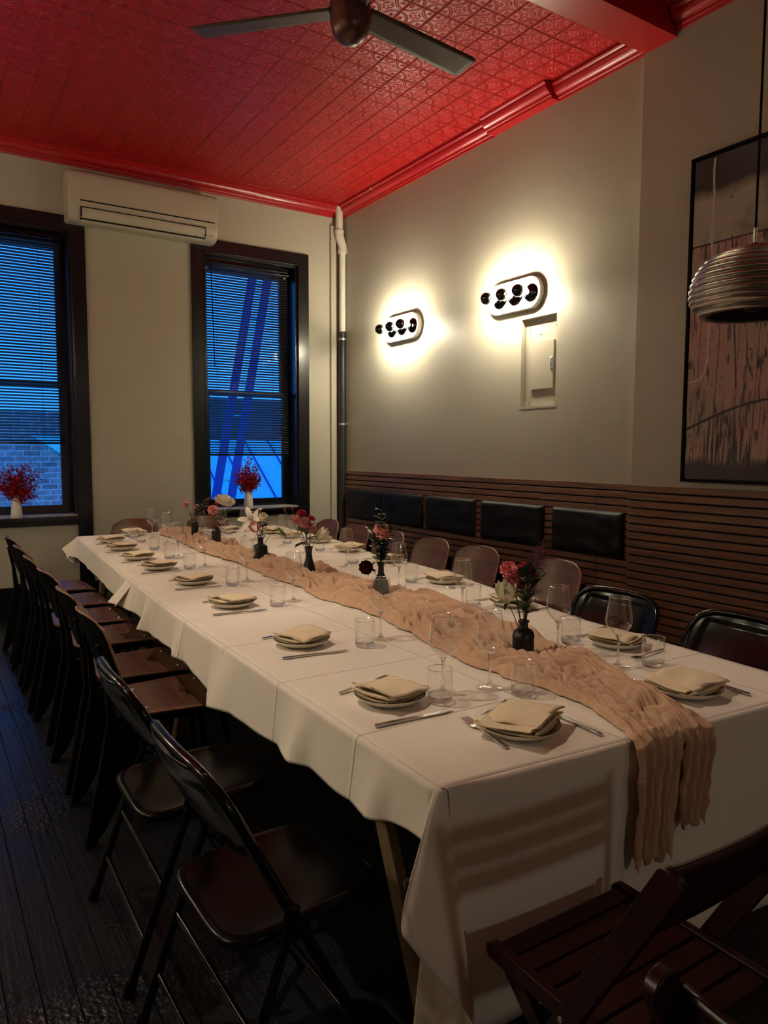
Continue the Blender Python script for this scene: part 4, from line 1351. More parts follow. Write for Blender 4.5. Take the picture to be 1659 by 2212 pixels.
for i, (x, y, a, d) in enumerate(sets):
    fwd = Vector((math.cos(a), math.sin(a), 0)); rgt = Vector((math.sin(a), -math.cos(a), 0))
    P = Vector((x, y, ZT))
    place(P_plate, P, a, 'small white plate with brown rim, ' + d, 'plate', 'white side plates with brown rims')
    rz = a + (PI/2 if i % 3 else 0.1) + rnd.uniform(-.35, .35)
    if a == 0.0: rz = PI / 2 + rnd.uniform(-.15, .25) + PI * (i % 2) + PI / 2
    if i < 8: rz = 0.22 + rnd.uniform(-.12, .12)
    if i in (16, 17): rz = PI / 2 + (0.42 if i == 16 else 0.05)
    nq = place(P_nap[i % 4], P + Vector((0, 0, 0.0135)), rz, 'folded ivory napkin on the plate ' + d, 'napkin', 'folded ivory napkins on the plates')
    if i in (16, 17): nq.scale = (1.02, 1.25, 1.05)
    (ko, ka) = knife_off.get(i, ((0.150, -0.02), rnd.uniform(-.14, .02)))
    p = P + rgt * ko[0] + fwd * ko[1]
    place(P_knife, p, a + ka, 'steel table knife beside the plate ' + d, 'knife', 'steel knives beside the plates')
    (fo, fa) = fork_off.get(i, ((-0.142, 0.01), rnd.uniform(.0, .22)))
    p = P + rgt * fo[0] + fwd * fo[1]
    place(P_fork, p, a + fa, 'steel fork beside the plate ' + d, 'fork', 'steel forks beside the plates')
tum = {0: (-2.752, -5.447), 1: (-2.632, -4.851), 2: (-2.614, -4.077), 3: (-2.604, -3.508), 4: (-2.624, -2.878), 5: (-2.60, -2.40), 6: (-2.568, -1.932), 7: (-2.538, -1.467),
       16: (-2.518, -5.523), 17: (-1.974, -5.540), 8: (-1.990, -5.205), 9: (-1.888, -4.540), 10: (-1.777, -3.903), 11: (-1.72, -3.20), 12: (-1.624, -2.58), 13: (-1.653, -2.12), 14: (-1.66, -1.66), 18: (-2.53, -1.20), 19: (-1.80, -1.31)}
wine = {0: (-2.703, -5.395), 16: (-2.562, -5.432), 17: (-2.078, -5.487), 8: (-2.105, -5.255), 9: (-1.995, -4.598), 10: (-1.905, -3.978), 11: (-1.809, -3.272), 12: (-1.742, -2.60), 13: (-1.742, -2.22),
        14: (-1.775, -1.80), 15: (-1.755, -1.55), 1: (-2.534, -4.80), 2: (-2.510, -4.020), 3: (-2.495, -3.430), 4: (-2.521, -2.838), 5: (-2.545, -2.395), 6: (-2.383, -1.60), 7: (-2.40, -1.25), 19: (-1.89, -1.40)}
RZT = {}
for i, (x, y) in tum.items():
    place(P_tum, (x, y, ZT), 0, 'clear water tumbler for the plate ' + sets[i][3], 'glass', 'clear water tumblers')
for i, (x, y) in wine.items():
    place(P_wine, (x, y, ZT), 0.3 * i, 'clear stemmed wine glass for the plate ' + sets[i][3], 'wine glass', 'clear stemmed wine glasses')

# ------------------------------------------------------------------ chairs
def ply_chair_proto():
    t = thing('plywood_chair', 'x', 'chair')
    # seat, facing +x
    def seat(u, v):
        x = lerp(-0.215, 0.215, u); s = (v - .5) * 2
        wd = lerp(0.175, 0.205, min(1, u * 1.6))
        cr = 1.0
        if u > 0.9: cr = 1 - 0.12 * ((u - .9) / .1) ** 2
        if u < 0.08: cr = 1 - 0.10 * ((0.08 - u) / .08) ** 2
        y = s * wd * cr
        z = 0.462 - 0.008 * math.sin(u * PI) * (1 - s * s)
        if x > 0.12: z -= 0.035 * ((x - 0.12) / 0.095) ** 2
        return Vector((x, y, z))
    st = G().grid(seat, 28, 16).out('seat', m_ply_x, t, smooth=True, solid=0.011, fix=True)
    st.data.materials.append(m_ply_edge); st.modifiers['solid'].material_offset_rim = 1
    def back(u, v):
        s = (u - .5) * 2; z = lerp(0.585, 0.835, v)
        tt = (z - 0.585) / 0.25
        wd = 0.205
        if v > 0.62: wd *= math.sqrt(max(0.0, 1 - ((v - .62) / .38) ** 2 * 0.36))
        if v < 0.2: wd *= 1 - 0.35 * ((0.2 - v) / .2) ** 2
        zz = z
        if v > 0.8: zz -= 0.025 * abs(s) ** 4 * (v - .8) / .2
        x = -0.262 - 0.078 * tt + 0.045 * s * s - 0.045 * 0.3
        return Vector((x, s * wd, zz))
    bk = G().grid(back, 24, 18).out('backrest', m_black_matte, t, smooth=True, solid=0.011)
    bk.data.materials.append(m_ply_edge); bk.data.materials.append(m_ply_x)
    bk.modifiers['solid'].material_offset_rim = 1; bk.modifiers['solid'].material_offset = 2
    for s in (-1, 1):
        G().lathe([(0, 0.004), (0.006, 0.003), (0.008, 0.0)], 10, (0.13, s * 0.135, 0.459)).out('screw', m_zinc, t, smooth=True)
        G().lathe([(0, 0.004), (0.006, 0.003), (0.008, 0.0)], 10, (-0.13, s * 0.12, 0.458)).out('screw', m_zinc, t, smooth=True)
        G().lathe([(0, -0.016), (0.006, -0.014), (0.006, 0.004), (0, 0.006)], 10, (-0.268, s * 0.15, 0.635), 'x').out('screw', m_zinc, t, smooth=True)
    # rear legs: broad folded sheet
    poly = [(-0.318, 0.74), (-0.292, 0.60), (-0.285, 0.45), (-0.375, 0.0), (-0.348, 0.0), (-0.30, 0.06), (-0.13, 0.40), (-0.15, 0.44), (-0.255, 0.47), (-0.272, 0.60), (-0.300, 0.74)]
    for s in (-1, 1):
        G().prism(poly, s * 0.185 - 0.018, s * 0.185 + 0.018, 'xz').out('rear_leg', m_black_matte, t, bevel=0.004)
        G().tube([(0.14, s * 0.165, 0.44), (0.165, s * 0.175, 0.30), (0.185, s * 0.18, 0.0)], 0.013, 10).out('front_leg', m_black_matte, t, smooth=True)
    G().box((-0.24, -0.17, 0.405), (-0.16, 0.17, 0.435)).box((0.12, -0.16, 0.405), (0.15, 0.16, 0.43)).box((-0.2, -0.165, 0.41), (0.15, -0.145, 0.435)).box((-0.2, 0.145, 0.41), (0.15, 0.165, 0.435)).out('seat_frame', m_black_matte, t, bevel=0.003)
    return t
P_ply = ply_chair_proto()
for i, y in enumerate([-4.12, -3.62, -3.01, -2.49, -1.95, -1.38]):
    place(P_ply, (-3.095 + 0.004 * (i % 3), y, 0), 0.03 * ((i * 7) % 3 - 1), 'walnut plywood chair on the left side, %s behind the black folding chairs' % ORD[i], 'chair', 'walnut plywood chairs around the table')
for i, y in enumerate([-4.15, -3.50, -2.99, -2.44, -1.93, -1.42]):
    place(P_ply, (-1.285 + 0.01 * i, y, 0), PI + 0.04 * ((i * 5) % 3 - 1), 'walnut plywood chair on the slatted wall side, %s behind the black folding chairs' % ORD[i], 'chair', 'walnut plywood chairs around the table')
place(P_ply, (-2.345, -0.79, 0), -PI/2, 'walnut plywood chair at the far table end, left one', 'chair', 'walnut plywood chairs around the table')
place(P_ply, (-1.70, -0.79, 0), -PI/2, 'walnut plywood chair at the far table end, right one', 'chair', 'walnut plywood chairs around the table')

def rounded_path(pts, r, n=6):
    out = [Vector(pts[0])]
    for i in range(1, len(pts) - 1):
        a, b, c = Vector(pts[i-1]), Vector(pts[i]), Vector(pts[i+1])
        d1 = (a - b).normalized(); d2 = (c - b).normalized()
        rr = min(r, (a - b).length * .49, (c - b).length * .49)
        p1 = b + d1 * rr; p2 = b + d2 * rr
        for k in range(n + 1):
            t = k / n
            out.append((1-t)**2 * p1 + 2*t*(1-t) * b + t*t * p2)
    out.append(Vector(pts[-1]))
    return out
def fold_chair_proto():
    t = thing('folding_chair', 'x', 'chair')
    TOP = 0.80
    sl = -0.52   # dx/dz of the long frame
    def fx(z): return -0.222 + (TOP - z) * 0.51
    hw = 0.225
    pts = [(fx(0.0), -hw, 0.0), (fx(0.45), -hw, 0.45), (fx(TOP - 0.005), -hw * .98, TOP), (fx(TOP) - 0.02, 0, TOP + 0.012), (fx(TOP - 0.005), hw * .98, TOP), (fx(0.45), hw, 0.45), (fx(0.0), hw, 0.0)]
    pp = rounded_path(pts, 0.13, 10)
    G().tube(pp, 0.0125, 12).out('long_frame', m_black, t, smooth=True)
    # rear legs
    for s in (-1, 1):
        G().tube([(-0.068, s * 0.243, 0.505), (-0.10, s * 0.243, 0.42), (-0.248, s * 0.243, 0.012)], 0.0115, 10).out('rear_leg', m_black, t, smooth=True)
        g = G().tube([(-0.243, s * 0.243, 0.03), (-0.254, s * 0.243, 0.0)], 0.015, 10); g.out('foot_cap', m_black_matte, t, smooth=True)
        G().tube([(-0.072, s * 0.243, 0.520), (-0.080, s * 0.243, 0.475)], 0.016, 10).tube([(-0.09, s * 0.243, 0.455), (0.02, s * 0.215, 0.425)], 0.006, 8).out('hinge', m_black_matte, t, smooth=True)
    for ca, cb in (((-0.205, -0.243, 0.13), (-0.205, 0.243, 0.13)), ((-0.155, -0.243, 0.27), (-0.155, 0.243, 0.27)), ((fx(.14), -hw, .14), (fx(.14), hw, .14))):
        G().tube([ca, cb], 0.0075, 8).out('crossbar', m_black, t, smooth=True)
    def back(u, v):
        s = (u - .5) * 2
        z0 = 0.600 + 0.045 * s * s * 0 - 0.03 * (1 - s * s) ; z1 = TOP + 0.006
        z = lerp(z0 + 0.05 * abs(s) ** 3, z1, v)
        k = (z - 0.58) / (TOP - 0.58)
        wd = hw * (0.985 if k < 0.35 else 0.985 * math.sqrt(max(0.02, 1 - ((k - .35) / .72) ** 2.6 * 0.42)))
        x = fx(z) - 0.040 * (1 - s * s) * math.sin(max(0, min(1, v * 1.0)) * PI * .5 + .6)
        if 0.12 < v < 0.8 and abs(s) < 0.82: x -= 0.006
        return Vector((x, s * wd, z))
    G().grid(back, 36, 24).out('backrest', m_black, t, smooth=True, solid=0.004)
    def seatf(u, v):
        a = (u - .5) * 2; b = (v - .5) * 2
        # superellipse mapping of the square
        n = 5.0
        r = max(abs(a), abs(b))
        if r > 1e-6:
            th = (abs(a / r) ** n + abs(b / r) ** n) ** (-1 / n)
            x, y = a / r * th * r, b / r * th * r
        else: x = y = 0
        wy = lerp(0.195, 0.182, (x + 1) / 2 )
        rr = r
        z = 0.452 - 0.012 * (1 - min(1, rr ** 4)) - (0.010 if rr > 0.97 else 0)
        return Vector((x * 0.20 , y * wy, z + x * 0.012))
    G().grid(seatf, 30, 30).out('seat', mat('black_seat_enamel', (0.0025, 0.0022, 0.002), 0.22, spec=0.17), t, smooth=True, solid=0.018)
    return t
P_fold = fold_chair_proto()
place(P_fold, (-3.262, -5.485, 0), 0.02, 'black steel folding chair nearest the camera on the left side', 'chair', 'black steel folding chairs')
place(P_fold, (-3.262, -4.875, 0), -0.01, 'black steel folding chair on the left, between its twin and the plywood chairs', 'chair', 'black steel folding chairs')
place(P_fold, (-1.53, -4.86, 0), PI + 0.03, 'black steel folding chair by the slatted wall, beside the plywood chairs', 'chair', 'black steel folding chairs')
place(P_fold, (-1.53, -5.44, 0), PI - 0.05, 'black steel folding chair by the slatted wall, at the right edge', 'chair', 'black steel folding chairs')

def wood_chair(loc, rz, label):
    # local: faces +y, seat front at y=0
    t = thing('slatted_folding_chair', label, 'chair', loc, rz, 'mahogany slatted folding chairs')
    for s in (-1, 1):
        # long frame post: top (rear) to floor (front)
        a = Vector((s * 0.208, -0.425, 0.805)); b = Vector((s * 0.208, 0.022, 0.0))
        g = G().bar(a, b, 0.022, 0.046, (1, 0, 0)) if False else G()
        d = (b - a).normalized(); nrm = Vector((0, d.z, -d.y))
        hw_ = 0.024; n = 8
        poly = []
        for k in range(n + 1):
            an = PI * k / n
            p = a + nrm * (hw_ * math.cos(an)) - d * (hw_ * 0.7 * math.sin(an)); poly.append((p.y, p.z))
        p = b - nrm * hw_; poly.append((p.y, 0.0)); p = b + nrm * hw_; poly.append((p.y, 0.0))
        g.prism(poly, s * 0.208 - 0.010, s * 0.208 + 0.010, 'yz')
        g.out('back_post', m_mahog, t, bevel=0.003)
        a = Vector((s * 0.163, -0.03, 0.43)); b = Vector((s * 0.163, -0.50, 0.0))
        G().bar(a, b, 0.020, 0.040, (0, 1, 1)).out('rear_leg', m_mahog, t, bevel=0.003)
        # rail with rounded end
        poly = [(-0.40, 0.428), (-0.40, 0.462)]
        for k in range(9):
            an = PI/2 - PI * k / 8
            poly.append((-0.018 + 0.017 * math.cos(an), 0.445 + 0.017 * math.sin(an)))
        G().prism(poly, s * 0.185 - 0.010, s * 0.185 + 0.010, 'yz').out('seat_rail', m_mahog, t, bevel=0.002)
    for k in range(7):
        y = -0.038 - k * 0.0505
        G().box((-0.174, y - 0.0215, 0.440), (0.174, y + 0.0215, 0.455)).out('seat_slat', m_mahog, t, bevel=0.002)
    for k in range(3):
        z = 0.782 - k * 0.058
        y = -0.425 + (0.805 - z) * 0.555 + 0.012
        def fn(u, v):
            s = (u - .5) * 2
            return Vector((s * 0.197, y - 0.014 * (1 - s * s) - (v - .5) * 0.0, z + (v - .5) * 0.036))
        G().grid(fn, 14, 2).out('back_slat', m_mahog, t, smooth=True, solid=0.012)
    G().tube([(-0.16, -0.36, 0.13), (0.16, -0.36, 0.13)], 0.009, 8).out('stretcher', m_mahog, t, smooth=True)
    G().tube([(-0.198, -0.03, 0.08), (0.198, -0.03, 0.08)], 0.009, 8).out('stretcher', m_mahog, t, smooth=True)
    g = G()
    for s in (-1, 1):
        g.lathe([(0, -0.003), (0.005, -0.002), (0.006, 0.0)], 10, (s * 0.2185, -0.225, 0.455), 'x')
    g.out('bolt', m_zinc, t, smooth=True)
    return t
wood_chair((-2.815, -5.945, 0), 0.0, 'dark mahogany slatted folding chair at the near table end')
wood_chair((-2.79, -6.70, 0), -PI/2 , 'dark mahogany folding chair at bottom right, only its back post in view')

# ------------------------------------------------------------------ vases and flowers
def vase(kind, x, y, label):
    g = G(); z = ZT + 0.004
    if kind == 'square':
        def sq(prof):
            vs = []; fs = []
            for r, zz in prof:
                c = r * 0.75
                vs += [(-r, -c, zz), (-c, -r, zz), (c, -r, zz), (r, -c, zz), (r, c, zz), (c, r, zz), (-c, r, zz), (-r, c, zz)]
            for i in range(len(prof) - 1):
                for k in range(8):
                    l = (k + 1) % 8
                    fs.append((i*8+k, i*8+l, i*8+8+l, i*8+8+k))
            fs.append(tuple(range(8)))
            return vs, fs
        g.add(*sq([(0.033, 0), (0.036, 0.003), (0.036, 0.088), (0.032, 0.10), (0.016, 0.108), (0.0145, 0.115), (0.0145, 0.138), (0.017, 0.14), (0.017, 0.145), (0.012, 0.145), (0.012, 0.11)]))
        o = g.out('bud_vase', m_vase_b, bevel=0.002)
    elif kind == 'hex':
        g.lathe([(0.0, 0), (0.032, 0), (0.035, 0.01), (0.0345, 0.10), (0.036, 0.125), (0.028, 0.132), (0.022, 0.14), (0.023, 0.15), (0.019, 0.15), (0.018, 0.12)], 6)
        o = g.out('bud_vase', m_vase_b, bevel=0.002)
    elif kind == 'small':
        g.lathe([(0.0, 0), (0.029, 0), (0.031, 0.01), (0.030, 0.10), (0.031, 0.118), (0.026, 0.118), (0.025, 0.09)], 6)
        o = g.out('bud_vase', m_vase_b, bevel=0.002)
    elif kind == 'taper':
        g.lathe([(0.0, 0), (0.040, 0), (0.043, 0.006), (0.040, 0.025), (0.031, 0.058), (0.020, 0.095), (0.0165, 0.125), (0.0185, 0.150), (0.024, 0.163), (0.021, 0.163), (0.014, 0.13)], 10)
        o = g.out('bud_vase', m_vase_b, smooth=True)
    elif kind == 'onion':
        g.lathe([(0.0, 0), (0.030, 0), (0.0355, 0.006), (0.039, 0.03), (0.0385, 0.055), (0.032, 0.078), (0.020, 0.098), (0.014, 0.115), (0.013, 0.145), (0.019, 0.158), (0.022, 0.161), (0.019, 0.162), (0.011, 0.14)], 36)
        o = g.out('bud_vase', m_vase_b, smooth=True)
    elif kind == 'apothecary':
        g.lathe([(0.0, 0), (0.034, 0), (0.0365, 0.004), (0.0365, 0.012), (0.0355, 0.014), (0.0355, 0.066), (0.0365, 0.068), (0.0365, 0.073), (0.0355, 0.076), (0.033, 0.086), (0.027, 0.093), (0.017, 0.097), (0.0145, 0.101), (0.0145, 0.116), (0.018, 0.118), (0.0185, 0.124), (0.017, 0.1255), (0.012, 0.1255), (0.0115, 0.10)], 40)
        o = g.out('bud_vase', m_vase_b, smooth=True)
    o.location = (x, y, z)
    tag(o, label, 'vase', 'small black bud vases on the runner')
    return o
def frame_of(d):
    d = Vector(d).normalized()
    q = Vector((0, 0, 1)).rotation_difference(d)
    return q.to_matrix()
def petal(g, M, o, base_r, L, wd, tilt, az, cup=0.3, ruff=0.0, seed=0, nu=4, nv=5, curl=0.0):
    """one petal leaving the axis at azimuth az, tilt 0 = along axis, 90deg = flat"""
    ca, sa = math.cos(az), math.sin(az)
    vs = []
    for j in range(nv + 1):
        v = j / nv
        for i in range(nu + 1):
            u = (i / nu - .5) * 2
            wloc = wd * math.sin(PI * min(1, 0.12 + v * 0.80)) ** 0.7
            s = u * wloc
            tl = tilt + curl * v
            rr = base_r + L * v * math.sin(tl)
            zz = L * v * math.cos(tl) + cup * wd * u * u * (0.4 + v)
            if ruff and v > 0.4:
                zz += ruff * math.sin(u * 7 + seed * 3 + v * 3) * v
                rr += ruff * math.cos(u * 9 + seed) * v
            p = Vector((rr * ca - s * sa, rr * sa + s * ca, zz))
            vs.append(M @ p + o)
    W_ = nu + 1
    fs = [(j*W_+i, j*W_+i+1, j*W_+W_+i+1, j*W_+W_+i) for j in range(nv) for i in range(nu)]
    g.add(vs, fs)
def leaf_blade(g, o, d, L, wd, upv=(0, 0, 1), droop=0.25):
    d = Vector(d).normalized(); s = d.cross(Vector(upv))
    if s.length < .05: s = d.cross(Vector((1, 0, 0)))
    s.normalize(); n = s.cross(d)
    vs = []; nu, nv = 4, 8
    for j in range(nv + 1):
        v = j / nv
        ww = wd * math.sin(PI * min(1, v * .94 + .06)) ** 0.85
        for i in range(nu + 1):
            u = (i / nu - .5) * 2
            vs.append(Vector(o) + d * (L * v) + s * (u * ww) + n * (0.35 * ww * u * u - droop * L * v * v))
    W_ = nu + 1
    g.add(vs, [(j*W_+i, j*W_+i+1, j*W_+W_+i+1, j*W_+W_+i) for j in range(nv) for i in range(nu)])
def stem_pts(a, b, n=8):
    a = Vector(a); b = Vector(b)
    mid = Vector((lerp(a.x, b.x, .25), lerp(a.y, b.y, .25), lerp(a.z, b.z, .6)))
    return [(1-t)**2 * a + 2*t*(1-t) * mid + t*t * b for t in [k / n for k in range(n + 1)]]
def flower(kind, name, base, pos, face, size, m, label, seed=0, grp=None):
    rn = random.Random(seed * 13 + 5)
    face = Vector(face).normalized(); M = frame_of(face); pos = Vector(pos)
    t = thing(name, label, 'flower', base, 0, grp)
    B = Vector(base); lp = pos - B
    end = lp - face * size * 0.9
    g = G()
    sp = stem_pts((0, 0, -0.10), end)
    G().tube(sp, 0.0016, 6).out('stem', m_stem, t, smooth=True)
    if kind == 'carnation':
        for ring, (n, tl, L) in enumerate([(5, 0.15, .75), (7, 0.55, .95), (9, 0.95, 1.05), (10, 1.35, 1.1), (9, 1.62, 1.05)]):
            for k in range(n):
                petal(g, M, lp - face * size * 0.55, 0.002, size * L, size * 0.42, tl + rn.uniform(-.12, .12), 2 * PI * k / n + ring * .7 + rn.uniform(-.2, .2), 0.15, size * 0.085, rn.random() * 9, 6, 5)
        g.out('bloom', m, t, smooth=True, fix=False)
        G().lathe([(0.0, -size * .25), (size * .16, -size * .15), (size * .22, size * .3), (size * .3, size * .55)], 10).out('calyx', m_sepal if m is m_pink else m_stem, t, smooth=True)
        c = [o for o in kids(t) if o.name.startswith('calyx')][-1]
        c.matrix_local = Matrix.Translation(end) @ M.to_4x4()
    elif kind == 'bud':
        for k in range(6):
            petal(g, M, lp - face * size * 0.5, 0.001, size, size * 0.35, 0.28, 2 * PI * k / 6 + rn.random() * .3, 0.2, size * .06, k, 4, 4)
        g.out('bloom', m, t, smooth=True, fix=False)
        G().lathe([(0.0, -size * .5), (size * .22, -size * .2), (size * .26, size * .3), (size * .2, size * .6)], 10).out('calyx', m_stem, t, smooth=True)
        c = [o for o in kids(t) if o.name.startswith('calyx')][-1]
        c.matrix_local = Matrix.Translation(end) @ M.to_4x4()
    elif kind == 'rose':
        for ring, (n, tl, L, cv) in enumerate([(3, 0.02, 1.0, -.15), (4, 0.18, 1.06, -.25), (5, 0.34, 1.08, -.3), (5, 0.52, 1.04, -.05)]):
            for k in range(n):
                petal(g, M, lp - face * size * 0.75, size * (0.05 + .03 * ring), size * L * 1.5, size * 0.62, tl, 2 * PI * k / n + ring * .8 + rn.uniform(-.15, .15), 0.42, size * .03, rn.random() * 5, 6, 7, cv)
        g.out('bloom', m, t, smooth=True, fix=False)
        g = G()
        for k in range(5):
            petal(g, M, lp - face * size * 0.8, size * .1, size * .9, size * .14, 1.0, 2 * PI * k / 5, 0.1, 0, 0, 2, 4, .5)
        g.out('calyx', m_stem, t, smooth=True, fix=False)
    elif kind == 'mum':
        for k in range(190):
            f = k / 190
            petal(g, M, lp - face * size * 0.35, 0.001, size * lerp(.55, 1.05, f ** .6), size * 0.085, lerp(0.05, 1.62, f ** .75) + rn.uniform(-.06, .06), k * 2.39996, 0.8, 0, 0, 2, 4, -0.35)
        g.out('bloom', m, t, smooth=True, fix=False)
    elif kind == 'lily':
        for k in range(6):
            petal(g, M, lp - face * size * 0.9, 0.003, size * (1.9 if k % 2 else 1.7), size * 0.34, 0.55, 2 * PI * k / 6 + .3, 0.2, 0.0, 0, 4, 8, 0.75)
        g.out('bloom', m, t, smooth=True, fix=False)
        g = G()
        for k in range(6):
            a = k * PI / 3
            p0 = lp - face * size * .8; p1 = M @ Vector((math.cos(a) * size * .22, math.sin(a) * size * .22, size * .75)) + lp - face * size * .8
            g.tube([p0, p1], 0.0008, 5).tube([p1 - Vector((0.004, 0, 0)), p1 + Vector((0.004, 0, 0))], 0.002, 6)
        g.out('stamen', m_wine, t, smooth=True)
    elif kind == 'lilybud':
        prof = [(0.0, -size), (size * .16, -size * .75), (size * .24, -size * .1), (size * .18, size * .5), (size * .06, size * .95), (0, size)]
        c = G().lathe(prof, 10).out('bud', m, t, smooth=True)
        c.matrix_local = Matrix.Translation(lp) @ M.to_4x4()
    return t
def sprig(base, pts, leaves, label, m=None, name='leafy_sprig', grp=None):
    """pts: stem polyline (world); leaves: list of (frac, dir, length, width)"""
    t = thing(name, label, 'foliage', base, 0, grp)
    B = Vector(base)
    P = [Vector(p) - B for p in pts]
    sp = []
    for a, b in zip(P, P[1:]):
        for k in range(5): sp.append(a.lerp(b, k / 5))
    sp.append(P[-1])
    G().tube(sp, 0.0017, 6).out('stem', m_stem, t, smooth=True)
    g = G()
    for f, d, L, wd in leaves:
        p = sp[min(len(sp) - 1, int(f * (len(sp) - 1)))]
        leaf_blade(g, p, d, L, wd)
    g.out('leaves', m or m_leaf, t, smooth=True, fix=False)
    return t
def rleaves(n, seed, L, wd, f0=0.3, spread=1.0, upb=0.4):
    rn = random.Random(seed); out = []
    for k in range(n):
        a = k * 2.4 + rn.uniform(-.4, .4)
        out.append((lerp(f0, 1.0, k / max(1, n - 1)), (math.cos(a) * spread, math.sin(a) * spread, upb + rn.uniform(-.2, .5)), L * rn.uniform(.75, 1.15), wd * rn.uniform(.8, 1.1)))
    return out

tocam = Vector((-0.54, -0.84, 0.1))
V1 = (-2.113, -1.416); V2 = (-2.196, -2.129); V3 = (-2.171, -2.844); V4 = (-2.164, -3.489); V5 = (-2.134, -4.169); V6 = (-2.269, -5.259)
vase('small', *V1, 'small black vase farthest down the table, pink carnations in it')
vase('hex', *V2, 'straight black vase holding the big white chrysanthemum')
vase('square', *V3, 'square black bottle holding the open white lily')
vase('taper', *V4, 'tapered black bud vase in the middle of the runner')
vase('onion', *V5, 'round shouldered black bottle holding the dark red rose')
vase('apothecary', *V6, 'black ribbed bottle nearest the camera, white rose in it')
def mouth(V, h): return (V[0], V[1], ZT + 0.004 + h)
M1 = mouth(V1, .115); M2 = mouth(V2, .147); M3 = mouth(V3, .142); M4 = mouth(V4, .158); M5 = mouth(V5, .158); M6 = mouth(V6, .122)
FL = flower
# vase 1
FL('carnation', 'carnation', M1, (-2.175, -1.38, 1.018), (-.7, -.3, .7), 0.024, m_pink, 'pink carnation leaning left from the farthest vase', 1)
FL('carnation', 'carnation', M1, (-2.10, -1.425, 1.002), (-.2, -.5, .8), 0.018, m_pink, 'small pink carnation in the middle of the farthest vase', 2)
FL('bud', 'carnation', M1, (-2.155, -1.40, 0.955), (-.5, -.5, .6), 0.012, m_pink, 'tiny pink carnation bud low on the farthest vase', 3)
sprig(M1, [M1, (-2.09, -1.43, 0.96), (-2.04, -1.46, 1.04)], rleaves(9, 3, 0.075, 0.020), 'leafy green sprig in the farthest vase')
sprig(M1, [M1, (-2.05, -1.46, 0.98), (-2.008, -1.483, 1.07)], rleaves(14, 5, 0.016, 0.006, .65), 'wine red filler sprig in the farthest vase', m_crim, 'filler_sprig')
# vase 2
FL('mum', 'chrysanthemum', M2, (-2.145, -2.163, 1.085), (.1, -.35, .85), 0.078, m_white, 'large white chrysanthemum bloom above the second farthest vase', 4)
FL('carnation', 'carnation', M2, (-2.218, -2.13, 1.030), (-.3, -.7, .6), 0.034, m_pink, 'full salmon pink carnation below the white chrysanthemum', 5)
FL('carnation', 'carnation', M2, (-2.187, -2.15, 1.080), (-.2, -.7, .6), 0.018, m_crim, 'crimson carnation against the white chrysanthemum', 6)
FL('bud', 'carnation', M2, (-2.268, -2.09, 1.010), (-.5, -.4, .7), 0.020, m_crim, 'crimson carnation bud left of the salmon carnation', 7)
sprig(M2, [M2, (-2.165, -2.15, 0.98), (-2.10, -2.19, 1.03)], rleaves(8, 9, 0.05, 0.012), 'thin leafed green sprig under the chrysanthemum')
# vase 3
FL('lily', 'lily', M3, (-2.225, -2.822, 1.025), (-.55, -.55, .6), 0.055, m_white, 'open white lily with dark stamens in the square bottle', 8)
FL('rose', 'rose', M3, (-2.163, -2.86, 1.020), (.15, -.35, .9), 0.032, m_white, 'white rose between the lily and the wine red bud', 9)
FL('carnation', 'carnation', M3, (-2.210, -2.845, 0.972), (-.5, -.8, .1), 0.032, m_pink, 'salmon carnation at the front of the square bottle', 10)
FL('bud', 'carnation', M3, (-2.175, -2.841, 1.063), (.2, -.3, .9), 0.018, m_crim, 'crimson bud at the top of the lily bunch', 11)
FL('bud', 'carnation', M3, (-2.148, -2.870, 0.980), (.5, -.6, .3), 0.018, m_wine, 'wine red bud low on the right of the lily bunch', 12)
FL('lilybud', 'lily', M3, (-2.058, -2.915, 0.935), (.55, -.35, -.75), 0.042, m_leaf_l, 'green unopened lily bud arching right of the square bottle', 13)
sprig(M3, [M3, (-2.165, -2.85, 0.95), (-2.14, -2.87, 1.0)], rleaves(11, 12, 0.048, 0.010, .1), 'narrow green leaves in the square bottle')
# vase 4
FL('bud', 'carnation', M4, (-2.273, -3.42, 1.117), (-.5, -.3, .8), 0.018, m_crim, 'leftmost crimson bud of the middle bunch', 14)
FL('bud', 'carnation', M4, (-2.237, -3.442, 1.124), (-.1, -.2, .9), 0.014, m_crim, 'slim crimson bud topping the middle bunch', 15)
FL('carnation', 'carnation', M4, (-2.195, -3.469, 1.106), (.0, -.4, .9), 0.023, m_crim, 'open crimson carnation atop the middle bunch', 16)
FL('carnation', 'carnation', M4, (-2.227, -3.452, 1.066), (-.6, -.6, .5), 0.023, m_pink, 'pink carnation on the left of the middle bunch', 17)
FL('carnation', 'carnation', M4, (-2.185, -3.480, 1.056), (-.2, -.7, .7), 0.033, m_pink, 'largest pink carnation at the centre of the middle bunch', 18)
FL('carnation', 'carnation', M4, (-2.150, -3.498, 1.077), (.3, -.3, .9), 0.020, m_crim, 'crimson carnation on the right of the middle bunch', 19)
FL('carnation', 'carnation', M4, (-2.148, -3.508, 1.018), (.1, -.8, .5), 0.022, m_pink, 'lower right pink carnation of the middle bunch', 20)
FL('rose', 'rose', M4, (-2.108, -3.525, 0.978), (.75, -.25, .55), 0.041, m_white, 'white rose leaning right from the tapered vase', 21)
sprig(M4, [M4, (-2.175, -3.485, 0.98), (-2.16, -3.50, 1.05)], [(.1, (-1, .2, .25), .08, .018), (.2, (-1, 0, -.05), .085, .02), (.3, (.8, -.5, .6), .07, .017), (.6, (.6, -.6, .8), .05, .013), (.5, (-.5, -.5, .8), .05, .014), (.85, (.7, -.2, .7), .05, .012)], 'broad dark leaves in the tapered middle vase')
